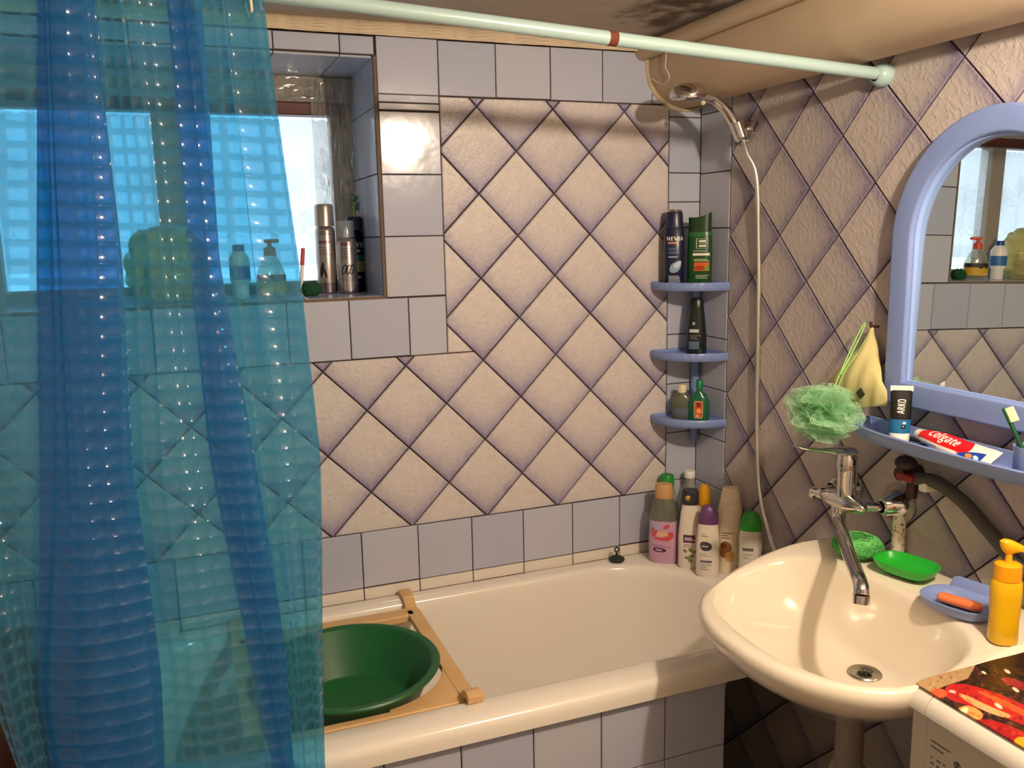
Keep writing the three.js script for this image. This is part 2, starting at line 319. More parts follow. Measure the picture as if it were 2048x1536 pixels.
// ---------------------------------------------------------------- lamp
{
  const t = thing('ceiling_lamp', 'bare glowing bulb in black socket under the ceiling', 'lamp', LAMP);
  mesh('socket', lathe([[0, 0.11], [0.035, 0.11], [0.035, 0.1], [0.02, 0.09], [0.02, 0.045], [0.016, 0.04], [0, 0.04]], 24), std('#1d1a18', 0.5), t);
  mesh('bulb', lathe([[0, -0.036], [0.012, -0.034], [0.024, -0.024], [0.03, -0.008], [0.028, 0.008], [0.018, 0.026], [0.013, 0.044]], 24), std('#fff4e0', 0.4, { emissive: LAMP_COLOR, emissiveIntensity: 3 }), t);
  const l = new THREE.PointLight(LAMP_COLOR, LAMP_POWER); l.castShadow = true; l.shadow.radius = 1.4; l.shadow.mapSize.set(2048, 2048);
  t.add(l);
}
// ---------------------------------------------------------------- pipes under the ceiling
{
  const paint = std('#ffffff', 0.62, { map: tex(256, (u, v) => mix3(hex('#cdb89c'), hex('#bfa98c'), fbm(u, v, 8, 121, 4)), true), bumpMap: times(ripple, 4), bumpScale: 0.0015 });
  const t = thing('ceiling_pipe', 'thick beige painted pipe running along the right wall under the ceiling', 'pipe', [-0.063, 2.078, 0]);
  const arc = (r, z0, z1, n = 60, wob = 0) => grid((u, v) => { const a = -Math.PI * (0.05 + 1.0 * u) - 0.15, r2 = r + wob * (vnoise(u * 23, v * 3, 64, 8) - 0.5); return [r2 * Math.cos(a), r2 * Math.sin(a), lerp(z0, z1, v)]; }, n, 20);
  mesh('barrel', rod([0, 0, 0.004], [0, 0, ZF - 0.004], 0.112, 0.112, 72), paint, t);
  mesh('cement_collar', (() => { const g = grid((u, v) => { const a = 2 * Math.PI * u, w = 0.5 + vnoise(u * 24, 0.5, 24, 3), b = v * Math.PI, r = 0.111 + (0.006 + 0.006 * w) * (1 + Math.cos(b)) / 2; return [r * Math.cos(a), r * Math.sin(a), 0.003 + 0.008 * Math.sin(b) * (0.6 + 0.5 * w) + 0.004 * v]; }, 96, 8); return g; })(), M.cement, t);
  const s = thing('narrow_pipe', 'narrow beige pipe squeezed between ceiling and thick pipe', 'pipe', [-0.193, 2.107, 0]);
  mesh('barrel', rod([0, 0, 0.004], [0, 0, ZF - 0.004], 0.022, 0.022, 32), paint, s);
}
{
  const t = thing('white_cord', 'thin white cord dangling in front of the thick ceiling pipe', 'cord', [0, 0, 0]);
  mesh('strand', tube([[-0.1805, 2.0908, 0.1071], [-0.1812, 2.072, 0.1084], [-0.1787, 2.0522, 0.1017], [-0.1715, 2.0326, 0.1089], [-0.1655, 2.0185, 0.092], [-0.1648, 2.0175, 0.0683], [-0.169, 2.0255, 0.0443], [-0.1735, 2.0355, 0.0282]].map(([x, y, z]) => [x, y, z]), 0.0012, 60, 8), std('#e9dccb', 0.8), t);
}
// ---------------------------------------------------------------- curtain rod
const rodY = (x) => 1.942 - 0.0535 * x;
const RZ = 0.686;
{
  const mint = phys('#ffffff', 0.3, { map: tex(256, (u, v) => mix3(hex('#aec8c6'), hex('#a0bcba'), fbm(u, v, 8, 131, 3)), true) });
  const t = thing('shower_rod', 'pale mint green curtain rod crossing the room below the ceiling', 'rod');
  mesh('bar', rod([-0.004, rodY(0), RZ], [XL + 0.004, rodY(XL), RZ], 0.0125, 0.0125, 28), mint, t);
  mesh('end_knob', at(lathe([[0, 0.0], [0.021, 0.0], [0.024, 0.008], [0.024, 0.02], [0.019, 0.03], [0.0125, 0.034]], 28), 0, rodY(0), RZ, 0, 0, Math.PI / 2 + 0.05), mint, t);
  mesh('rust_band', rod([-0.634, rodY(-0.634), RZ], [-0.651, rodY(-0.651), RZ], 0.0131, 0.0131, 28), std('#6e3524', 0.9), t);
}
// ---------------------------------------------------------------- shower curtain
{
  const rows = [[2.03, -1.80, -1.562, -1.485, -1.393, -1.344, -1.252], [1.62, -1.79, -1.598, -1.484, -1.388, -1.343, -1.222], [1.30, -1.79, -1.622, -1.499, -1.380, -1.318, -1.212], [0.95, -1.72, -1.664, -1.488, -1.348, -1.292, -1.229], [0.75, -1.688, -1.66, -1.494, -1.327, -1.289, -1.233], [0.25, -1.66, -1.65, -1.5, -1.30, -1.27, -1.235]];
  const edges = (y) => { let k = 0; while (k < rows.length - 2 && y < rows[k + 1][0]) k++; const a = rows[k], b = rows[k + 1], t = clamp((a[0] - y) / (a[0] - b[0])); return a.slice(1).map((v, i) => lerp(v, b[i + 1], t)); };
  const plan = (y) => {
    const [L, A, B, C, D, F] = edges(y), f = smooth(1.95, 1.5, y), d = 0.6 + 0.4 * f, z0 = 0.712;
    const k = [[L, 0.012], [lerp(L, A, 0.35), 0.026], [lerp(L, A, 0.7), 0.006], [A + 0.015, 0.022], [lerp(A, B, 0.35), 0.04], [lerp(A, B, 0.75), 0.044], [B - 0.004, 0.036], [B, 0.026], [B - 0.006, 0.018], [lerp(A, B, 0.5), 0.022], [A + 0.006, 0.014], [A, 0.006], [A + 0.006, -0.001],
      [lerp(A, B, 0.45), -0.006], [B + 0.005, 0.0], [lerp(B, C, 0.4), 0.016], [lerp(B, C, 0.75), 0.012], [lerp(C, D, 0.3), 0.02], [lerp(C, D, 0.8), 0.026], [D, 0.019], [D - 0.004, 0.012], [lerp(C, D, 0.5), 0.012], [C + 0.003, 0.007], [C, 0.001], [C + 0.004, -0.004],
      [lerp(C, D, 0.6), -0.003], [lerp(D, F, 0.2), 0.004], [lerp(D, F, 0.36), 0.018], [lerp(D, F, 0.42), 0.012], [lerp(D, F, 0.62), 0.006], [lerp(D, F, 0.85), 0.014], [F, 0.008]];
    return new THREE.CatmullRomCurve3(k.map(([x, z], i) => V3(x + 0.004 * Math.sin(i * 2.1 + y * 5), 0, z0 + z * d + 0.003 * Math.sin(i * 1.7 + y * 7))), false, 'centripetal');
  };
  const NU = 260, NV = 80, yTop = 2.03, yLow = 0.25, at_ = [], mid = plan(1.2).getPoints(NU);
  const len = [0]; for (let i = 1; i <= NU; i++) len.push(len[i - 1] + mid[i].distanceTo(mid[i - 1]));
  for (let j = 0; j <= NV; j++) at_.push(plan(lerp(yTop, yLow, j / NV)).getPoints(NU));
  const sheet = grid((u, v) => { const i = Math.round(u * NU), j = Math.round(v * NV), p = at_[j][i], top = rodY(p.x) - 0.019; return [p.x, lerp(top, yLow, v) , p.z]; }, NU, NV, (u, v) => [len[Math.round(u * NU)], (1 - v) * (yTop - yLow)]);
  const cell = 0.028;
  const pillow = tex(64, (u, v) => { const a = Math.abs(u - 0.5) * 2, b = Math.abs(v - 0.5) * 2; return clamp(1 - 0.55 * (a * a + b * b)) ; });
  const frost = tex(64, (u, v) => { const a = Math.abs(u - 0.5) * 2, b = Math.abs(v - 0.5) * 2; const k = smooth(0.5, 0.8, Math.max(a, b * 1.08)); return lerp(0.5, 0.73, k); });
  const vinyl = phys('#68c8ee', 1, { transmission: 0.92, thickness: 0, roughnessMap: times(frost, 1 / cell), specularIntensity: 0.1, side: THREE.DoubleSide });
  const glossFace = phys('#ffffff', 0.13, { transmission: 1, thickness: 0, bumpMap: times(pillow, 1 / cell), bumpScale: 0.0062, side: THREE.DoubleSide });
  const t = thing('shower_curtain', 'translucent blue vinyl shower curtain embossed with small squares', 'curtain');
  mesh('sheet', sheet, vinyl, t);
  const face = sheet.clone(), fp = face.attributes.position, fn = face.attributes.normal;                     // the embossed glossy face of the vinyl
  for (let i = 0; i < fp.count; i++) fp.setXYZ(i, fp.getX(i) - 0.0005 * fn.getX(i), fp.getY(i), fp.getZ(i) - 0.0005 * fn.getZ(i));
  mesh('embossed_face', face, glossFace, t);
  const hook = (x, color, label, dz = 0) => {
    const h = thing('curtain_hook', label, 'hook', [x, rodY(x), RZ], 0, 'hooks holding the shower curtain');
    mesh('ring', tube([[0, 0.0145, 0], [0, 0.006, -0.016], [0, -0.018, -0.016], [0.002, -0.04, -0.002 + dz], [0.004, -0.046, 0.022 + dz], [0.003, -0.03, 0.04 + dz], [0, 0.004, 0.028], [0, 0.0145, 0.012]], 0.0024, 40, 8, true), std(color, 0.5), h);
  };
  hook(-1.276, '#e8d5b8', 'beige plastic hook at the right end of the shower curtain');
  hook(-1.356, '#7fbf8a', 'green plastic hook second from the right end of the curtain');
  hook(-1.46, '#e8d5b8', 'beige plastic hook third from the right end of the curtain');
  hook(-1.58, '#7fbf8a', 'green plastic hook fourth from the right end of the curtain');
  hook(-1.72, '#e8d5b8', 'beige plastic hook at the left end of the curtain');
}
// ---------------------------------------------------------------- bathtub
const RIM = 0.695;
{
  const t = thing('bathtub', 'cream white enamelled bathtub along the window wall', 'bathtub');
  const x0 = -1.66, x1 = -0.006, z0 = 0.006, z1 = 0.676, K = 14;
  const inr = [0.2, 0.24, 0.16, 0.16];
  const loops = [rrect(x0, x1, z0, z1, RIM - 0.043, 0.02, K), rrect(x0, x1, z0, z1, RIM - 0.022, 0.02, K), rrect(x0 + 0.002, x1 - 0.002, z0 + 0.002, z1 - 0.003, RIM - 0.01, 0.02, K), rrect(x0 + 0.006, x1 - 0.006, z0 + 0.006, z1 - 0.009, RIM - 0.003, 0.02, K), rrect(x0 + 0.014, x1 - 0.014, z0 + 0.014, z1 - 0.018, RIM, 0.02, K)];
  const inner = (d, y, q = 0) => rrect(x0 + 0.09 + d * 2.2, x1 - 0.135 - d * (1 + q), z0 + 0.062 + d, z1 - 0.085 - d, y, inr.map((r) => Math.max(0.06, r - d * 0.6)), K);
  loops.push(inner(-0.012, RIM), inner(-0.004, RIM - 0.003), inner(0.001, RIM - 0.01), inner(0.005, RIM - 0.03), inner(0.014, RIM - 0.1, 0.6), inner(0.028, RIM - 0.2, 1), inner(0.048, RIM - 0.3, 1.4), inner(0.07, RIM - 0.36, 1.4), inner(0.105, RIM - 0.395, 1.4), inner(0.16, RIM - 0.405, 1.4));
  mesh('shell', loft(loops, false, true, 0.9), M.enamel, t);
  const iron = std('#3a3633', 0.6, { metalness: 0.6 });
  for (const [x, z] of [[-0.25, 0.2], [-0.25, 0.5], [-1.4, 0.2], [-1.4, 0.5]]) mesh('foot', rod([x, 0, z], [x, 0.3, z], 0.02), iron, t);
}
// tiled apron below the tub
{
  const t = thing('bathtub_apron', 'tiled panel of lavender squares below the bathtub rim', 'tile panel', [0, 0, 0.655]);
  t.userData.kind = 'structure';
  mesh('panel_core', box(XL + 0.01, -0.345, 0, RIM - 0.048, -0.05, -0.002), M.grout, t);
  const xs = [XL + 0.012, ...steps(-0.345 - 0.1545 * 11, 0.1545, 11)], ys = [0.01, 0.18, 0.335, 0.491, RIM - 0.05];
  for (let j = 0; j + 1 < ys.length; j++) for (let i = 0; i + 1 < xs.length; i++) tileOn(t, xs[i], xs[i + 1], ys[j], ys[j + 1]);
}
// ---------------------------------------------------------------- washbasin
const BZ = 0.925, BY = 0.936;
{
  const t = thing('washbasin', 'cream white ceramic washbasin hung on the diamond tiled wall', 'washbasin', [0, 0, BZ]);
  const N = 72;
  const outer = (s, y, dx = 0, hz = 0.284, px = 0.53) => Array.from({ length: N }, (_, i) => {    // D shaped outline: straight at the wall, round in front
    const a = 2 * Math.PI * i / N, c = Math.cos(a), q = Math.sin(a);
    let x, z;
    if (c >= 0) { x = -0.235 + 0.231 * Math.min(1, 1.55 * c ** 0.75); z = hz * Math.sign(q) * Math.abs(q) ** 0.42; }
    else { x = -0.235 - (px - 0.235) * Math.abs(c) ** 0.92; z = hz * Math.sign(q) * Math.abs(q) ** 0.86; }
    return [-0.25 + (x + 0.25) * s + dx, y, z * s];
  });
  const bowl = (s, y, cx = -0.315) => Array.from({ length: N }, (_, i) => {
    const a = 2 * Math.PI * i / N, c = Math.cos(a), q = Math.sin(a), e = c > 0 ? 0.62 : 0.9;
    return [cx + (c > 0 ? 0.165 : 0.165) * s * Math.sign(c) * Math.abs(c) ** e, y, 0.243 * s * Math.sign(q) * Math.abs(q) ** (c > 0 ? 0.72 : 0.88)];
  });
  const inset = (l, d, y) => l.map(([x, , z]) => { const r = Math.hypot(x + 0.25, z); return [-0.25 + (x + 0.25) * (1 - d / r), y, z * (1 - d / r)]; });
  const O = outer(1, BY);
  const loops = [outer(0.16, BY - 0.215, -0.02), outer(0.36, BY - 0.2, -0.02), outer(0.6, BY - 0.16, 0.0), outer(0.78, BY - 0.115), outer(0.91, BY - 0.07), outer(0.985, BY - 0.035), outer(1, BY - 0.018), inset(O, 0.003, BY - 0.007), inset(O, 0.009, BY - 0.001), inset(O, 0.016, BY),
    bowl(1.06, BY - 0.001), bowl(1.03, BY - 0.004), bowl(1.0, BY - 0.012), bowl(0.97, BY - 0.03), bowl(0.9, BY - 0.07, -0.312), bowl(0.78, BY - 0.11, -0.305), bowl(0.56, BY - 0.142, -0.28), bowl(0.3, BY - 0.155, -0.25), bowl(0.13, BY - 0.159, -0.232)];
  // the rear half of every under-side loop is pressed to the wall
  for (const l of loops) for (const p of l) { p[0] = Math.min(p[0], -0.006); p[1] -= 0.042 * smooth(-0.13, -0.42, p[0]) * clamp((p[1] - (BY - 0.15)) / 0.1); }   // the front rim lies lower than the deck
  mesh('bowl', loft(loops, true, true, 0.9), M.ceramic, t);
  const dr = mesh('drain', at(lathe([[0, 0.001], [0.012, 0.001], [0.014, 0.003], [0.03, 0.005], [0.032, 0.003], [0.032, -0.002]], 32), -0.23, BY - 0.158, 0.02), std('#a8a49a', 0.25, { metalness: 1 }), t);
  mesh('grate', at(join([0, 1, 2].map((k) => at(box(-0.012, 0.012, 0.0015, 0.0045, -0.0012, 0.0012), 0, 0, 0, 0, k * Math.PI / 3, 0))), -0.23, BY - 0.158, 0.02), std('#4a463f', 0.4, { metalness: 0.8 }), dr);
}
{
  const t = thing('drain_trap', 'white plastic waste pipe under the washbasin', 'pipe', [-0.25, 0, BZ + 0.01]);
  mesh('tailpiece', rod([0, 0.5, 0], [0, 0.719, 0], 0.027, 0.027, 28), std('#8f867a', 0.5), t);
  mesh('collar', at(lathe([[0.027, 0.06], [0.034, 0.06], [0.036, 0.05], [0.036, 0.02], [0.045, 0.012], [0.046, -0.03], [0.04, -0.04], [0.027, -0.04]], 28), 0, 0.52, 0), std('#b3aa9c', 0.5), t);
  mesh('bottle', lathe([[0, 0.29], [0.035, 0.3], [0.043, 0.33], [0.043, 0.44], [0.036, 0.48], [0, 0.485]], 28), std('#b3aa9c', 0.5), t);
  mesh('outlet', tube([[0.03, 0.42, 0], [0.1, 0.42, 0], [0.18, 0.41, 0], [0.246, 0.41, 0]], 0.02, 20, 14), std('#8f867a', 0.5), t);
}
// ---------------------------------------------------------------- mixer tap
{
  const t = thing('mixer_tap', 'chrome wall mixer tap with long spout above the washbasin', 'tap');
  const C = M.chrome;
  for (const z of [0.79, 0.64]) mesh('escutcheon', at(lathe([[0.013, 0.052], [0.018, 0.048], [0.024, 0.03], [0.043, 0.005], [0.043, 0.0], [0, 0]], 36), -0.007, 1.046, z, 0, 0, Math.PI / 2), C, t);
  mesh('inlet', join([tube([[-0.03, 1.046, 0.79], [-0.06, 1.046, 0.786], [-0.095, 1.046, 0.772]], 0.011, 16, 14), tube([[-0.03, 1.046, 0.64], [-0.06, 1.046, 0.645], [-0.095, 1.046, 0.66]], 0.011, 16, 14)]), C, t);
  const body = new THREE.SphereGeometry(1, 40, 28).scale(0.024, 0.021, 0.068).translate(-0.1, 1.046, 0.724);
  mesh('body', body, C, t);
  mesh('diverter_knob', join([rod([-0.1, 1.044, 0.668], [-0.1, 1.04, 0.64], 0.012, 0.01), rod([-0.1, 1.04, 0.642], [-0.1, 1.039, 0.632], 0.014, 0.014)]), C, t);
  mesh('cartridge_column', at(lathe([[0.021, 0], [0.0205, 0.03], [0.021, 0.032], [0.0205, 0.05], [0.022, 0.055], [0.022, 0.085], [0.018, 0.096], [0, 0.1]], 36), -0.098, 1.058, 0.73), C, t);
  const lever = loft([[0, 0.023, 0.010], [0.03, 0.022, 0.008], [0.07, 0.017, 0.005], [0.11, 0.014, 0.004], [0.135, 0.015, 0.004], [0.142, 0.011, 0.002]].map(([s, w, h]) => Array.from({ length: 20 }, (_, i) => { const a = 2 * Math.PI * i / 20; return [-0.09 - s * 0.93, 1.158 + h * Math.sin(a) + 0.02 * (s / 0.14) ** 2, 0.73 - s * 0.12 + w * Math.cos(a)]; })), true, true, 0.7);
  mesh('lever', lever, C, t);
  mesh('spout_nut', rod([-0.1, 1.03, 0.712], [-0.108, 1.002, 0.722], 0.016, 0.015), C, t);
  mesh('spout', join([tube([[-0.106, 1.012, 0.716], [-0.118, 1.004, 0.735], [-0.18, 1.003, 0.82], [-0.25, 1.006, 0.915], [-0.325, 1.012, 1.018], [-0.337, 1.008, 1.035], [-0.342, 0.997, 1.041]], 0.0135, 60, 20), rod([-0.342, 1.0, 1.041], [-0.344, 0.985, 1.043], 0.0145, 0.0145)]), C, t);
}
// plumbing by the wall
{
  const t = thing('supply_pipe', 'white painted supply pipe with rust spots beside the tap', 'pipe');
  mesh('riser', rod([-0.021, 0.9375, 0.806], [-0.021, 1.04, 0.806], 0.0135, 0.0135, 24), std('#ffffff', 0.5, { map: tex(256, (u, v) => { const k = fbm(u, v, 18, 141, 3); return mix3(hex('#e6dac6'), hex('#7d5232'), smooth(0.62, 0.72, k)); }, true) }), t);
  const v = thing('stop_valve', 'dark red handled stop valve under the mirror shelf', 'valve');
  mesh('body', join([rod([-0.006, 1.13, 0.835], [-0.06, 1.13, 0.835], 0.014), rod([-0.022, 1.075, 0.835], [-0.022, 1.13, 0.835], 0.011)]), std('#4b3b30', 0.4, { metalness: 0.7 }), v);
  mesh('handle', new THREE.SphereGeometry(0.02, 24, 16).scale(1, 0.8, 1.2).translate(-0.045, 1.152, 0.838), std('#2e1a16', 0.5), v);
  mesh('grip', rbox(-0.062, -0.04, 1.118, 1.134, 0.828, 0.868, 0.005), std('#8d1f24', 0.5), v);
  const h = thing('grey_hose', 'dark grey flexible hose sloping down the wall toward the washing machine', 'hose');
  mesh('pipe', tube([[-0.04, 1.125, 0.86], [-0.032, 1.128, 0.9], [-0.026, 1.105, 0.96], [-0.023, 1.064, 1.02], [-0.022, 1.01, 1.1], [-0.022, 0.965, 1.2], [-0.022, 0.9, 1.3], [-0.022, 0.8, 1.36]], 0.0135, 60, 16), std('#4b4741', 0.6), h);
  mesh('clip', rbox(-0.046, -0.006, 1.103, 1.135, 0.872, 0.892, 0.004), M.white, h);
}
// ---------------------------------------------------------------- hand shower
{
  const b = thing('shower_holder', 'chrome wall bracket holding the hand shower', 'bracket');
  mesh('plate', at(lathe([[0, 0.014], [0.02, 0.014], [0.028, 0.007], [0.029, 0]], 30), -0.006, 1.88, 0.222, 0, 0, Math.PI / 2), M.chrome, b);
  mesh('arm', join([rod([-0.015, 1.88, 0.222], [-0.045, 1.878, 0.25], 0.013), rod([-0.05, 1.86, 0.262], [-0.061, 1.896, 0.254], 0.019, 0.021)]), M.chrome, b);
  mesh('knob', rod([-0.04, 1.88, 0.246], [-0.03, 1.886, 0.288], 0.01, 0.015), M.chrome, b);
  const s = thing('hand_shower', 'chrome hand shower head resting in its wall bracket', 'shower head');
  mesh('handle', tube([[-0.052, 1.852, 0.266], [-0.062, 1.885, 0.254], [-0.095, 1.93, 0.25], [-0.13, 1.955, 0.248], [-0.16, 1.962, 0.247], [-0.185, 1.966, 0.246]], 0.0135, 50, 18), M.chrome, s);
  const head = mesh('head', at(lathe([[0, 0.024], [0.022, 0.023], [0.038, 0.015], [0.046, 0.002], [0.046, -0.008], [0.041, -0.013], [0, -0.013]], 44), -0.2, 1.966, 0.246, 0.16, 0, 0.16), M.chrome, s);
  mesh('spray_face', at(lathe([[0, -0.0155], [0.034, -0.0155], [0.039, -0.0125]], 36), -0.2, 1.966, 0.246, 0.16, 0, 0.16), std('#6f6b66', 0.4, { metalness: 0.5 }), head);
  mesh('selector', new THREE.SphereGeometry(0.006, 14, 10).translate(-0.163, 1.942, 0.255), std('#e6e3b5', 0.4), s);
  const h = thing('shower_hose', 'ribbed chrome shower hose hanging down from the wall bracket', 'hose');
  const pts = [[-0.05, 1.852, 0.267], [-0.045, 1.82, 0.277], [-0.03, 1.78, 0.29], [-0.016, 1.6, 0.294], [-0.014, 1.4, 0.3], [-0.014, 1.2, 0.304], [-0.016, 1.05, 0.315], [-0.02, 0.93, 0.34], [-0.03, 0.84, 0.40], [-0.045, 0.77, 0.50], [-0.05, 0.73, 0.56]];
  const curve = new THREE.CatmullRomCurve3(pts.map((p) => V3(...p)));
  const ns = 460, fr = curve.computeFrenetFrames(ns), nr = 10;
  mesh('ribbed_tube', grid((u, v) => { const i = Math.round(v * ns), c = curve.getPointAt(v), a = 2 * Math.PI * u, r = i % 2 ? 0.0058 : 0.0068, n = fr.normals[i], q = fr.binormals[i]; return [c.x + r * (Math.cos(a) * n.x + Math.sin(a) * q.x), c.y + r * (Math.cos(a) * n.y + Math.sin(a) * q.y), c.z + r * (Math.cos(a) * n.z + Math.sin(a) * q.z)]; }, nr, ns), std('#e6e1d8', 0.25, { metalness: 0.9 }), h);
}
// ---------------------------------------------------------------- mirror and shelf
{
  const t = thing('mirror', 'arched wall mirror in a light blue plastic frame', 'mirror', [-0.007, 0, 0]);
  const zc = 0.985, a = 0.228, y0 = 1.268, ya = 1.6, b = 0.239;
  const arch = (d, n = 48) => { const p = [V2(zc - a + d, y0 + d), V2(zc + a - d, y0 + d)]; for (let i = 0; i <= n; i++) { const q = Math.PI * i / n; p.push(V2(zc + (a - d) * Math.cos(q), ya + (b - d) * Math.sin(q))); } return p; };
  const sh = new THREE.Shape(arch(0.003)); sh.holes.push(new THREE.Path(arch(0.041).reverse()));
  const put = (g, out) => g.applyMatrix4(new THREE.Matrix4().set(0, 0, -1, -out, 0, 1, 0, 0, 1, 0, 0, 0, 0, 0, 0, 1));   // shape x -> world z, depth -> -x
  mesh('frame', crease(put(new THREE.ExtrudeGeometry(sh, { depth: 0.016, bevelEnabled: true, bevelThickness: 0.006, bevelSize: 0.006, bevelSegments: 4, curveSegments: 4 }), 0.006), 0.5), M.bluePlastic, t);
  const sl = new THREE.Shape(arch(0.036)); sl.holes.push(new THREE.Path(arch(0.049).reverse()));
  mesh('inner_lip', crease(put(new THREE.ExtrudeGeometry(sl, { depth: 0.012, bevelEnabled: true, bevelThickness: 0.002, bevelSize: 0.002, bevelSegments: 2, curveSegments: 4 }), 0.004), 0.5), phys('#93aee8', 0.35), t);
  const g = put(new THREE.ExtrudeGeometry(new THREE.Shape(arch(0.043)), { depth: 0.003, bevelEnabled: false }), 0.004);
  const glassM = mesh('glass', g.translate(0, -1.55, -zc), std('#dfe6e2', 0.0, { metalness: 1 }), t);
  glassM.position.set(-0.004, 1.55, zc); glassM.rotation.set(0, -0.02, -0.018);
}
{
  const t = thing('mirror_shelf', 'light blue plastic tray shelf below the mirror', 'shelf', [-0.007, 1.188, 0.985]);
  const K = 60, line = (d, w, y, bk = 0.002) => { const p = []; for (let i = 0; i <= K; i++) { const q = Math.PI * (i / K - 0.5), c = Math.cos(q), s = Math.sin(q); p.push([-Math.max(bk, 0.002 + d * Math.abs(c) ** 0.55), y, w * Math.sign(s) * Math.abs(s) ** 0.8]); } for (let i = 1; i < 24; i++) p.push([-bk, y, lerp(w, -w, i / 24)]); return p; };
  mesh('tray', loft([line(0.085, 0.255, 0), line(0.1, 0.275, 0.004), line(0.112, 0.284, 0.02), line(0.116, 0.288, 0.032), line(0.114, 0.286, 0.0345, 0.004), line(0.108, 0.28, 0.033, 0.008), line(0.1, 0.272, 0.016, 0.01), line(0.09, 0.26, 0.007, 0.012)], true, true, 0.7), M.bluePlastic, t);
}

// ---------------------------------------------------------------- corner shelf with its bottles
{
  const t = thing('corner_shelf', 'light blue plastic three tier shelf in the tiled corner', 'shelf');
  const tier = (y, R) => {
    const K = 28, line = (r, yy, e = 0, o = 0.006) => { const p = []; for (let i = 0; i <= K; i++) { const a = Math.PI / 2 * i / K, q = r * (1 + 0.085 * Math.sin(2 * a)) + (e && i % 2 ? e : 0); p.push([-Math.max(o, 0.006 + q * Math.cos(a)), yy, Math.max(o, 0.006 + q * Math.sin(a))]); } p.push([-o, yy, o]); return p; };
    mesh('tier', loft([line(R - 0.016, y - 0.014), line(R - 0.004, y - 0.0135, -0.0015), line(R, y - 0.006, -0.002), line(R, y + 0.004, -0.002), line(R - 0.003, y + 0.009, 0, 0.008), line(R - 0.007, y + 0.008, 0, 0.01), line(R - 0.009, y + 0.001, 0, 0.011)], true, true, 0.5), M.bluePlastic, t);
  };
  tier(1.483, 0.157); tier(1.289, 0.157); tier(1.101, 0.155);
  mesh('pole', rod([-0.022, 1.02, 0.022], [-0.022, 1.476, 0.022], 0.0115, 0.012, 20), M.bluePlastic, t);
}
const FACE = -0.58;                                                 // towards the viewer
const bars = (g, x, y, w, n, dy, h, c) => { g.fillStyle = c; for (let i = 0; i < n; i++) g.fillRect(x, y + i * dy, w * (0.6 + 0.4 * hash(i, n, 3)), h); };
const text = (g, s, x, y, size, c, font = 'bold', fam = 'sans-serif') => { g.fillStyle = c; g.font = `${font} ${size}px ${fam}`; g.textAlign = 'center'; g.fillText(s, x, y); };
{
  const t = thing('shampoo_bottle', 'slim navy blue shampoo bottle with white lettering on the top corner tier', 'bottle', [-0.117, 1.4845, 0.054], FACE);
  t.scale.setScalar(1.12);
  const pr = print(512, 512, (g, w, h) => { g.fillStyle = '#141c3c'; g.fillRect(0, 0, w, h); text(g, 'NIVEA', 268, 115, 46, '#e8e6e0'); bars(g, 215, 128, 84, 1, 9, 18, '#b98d78'); bars(g, 222, 180, 74, 2, 32, 20, '#42597d'); bars(g, 222, 258, 80, 1, 10, 7, '#dfe3ea');
    g.fillStyle = '#8fa6c0'; g.beginPath(); g.ellipse(272, 350, 34, 58, 0.5, 0, 7); g.fill(); g.fillStyle = '#c6d3e2'; g.beginPath(); g.ellipse(285, 328, 20, 38, 0.7, 0, 7); g.fill(); bars(g, 222, 430, 90, 5, 13, 7, '#b8bcc6'); });
  mesh('body', flask([[0, 0.022, 0.019, 2.6], [0.004, 0.0245, 0.021, 2.6], [0.07, 0.0255, 0.0215, 2.6], [0.138, 0.024, 0.021, 2.6], [0.14, 0.0225, 0.02, 2.4]]), phys('#ffffff', 0.3, { map: pr }), t);
  mesh('cap', flask([[0.14, 0.0222, 0.0195, 2.4], [0.174, 0.0205, 0.0185, 2.2], [0.178, 0.0185, 0.017, 2.2]]), phys('#1a2344', 0.3), t);
  mesh('silver_rim', flask([[0.178, 0.019, 0.0175, 2.2], [0.183, 0.0175, 0.016, 2.2]]), std('#cfccc8', 0.2, { metalness: 1 }), t);
}
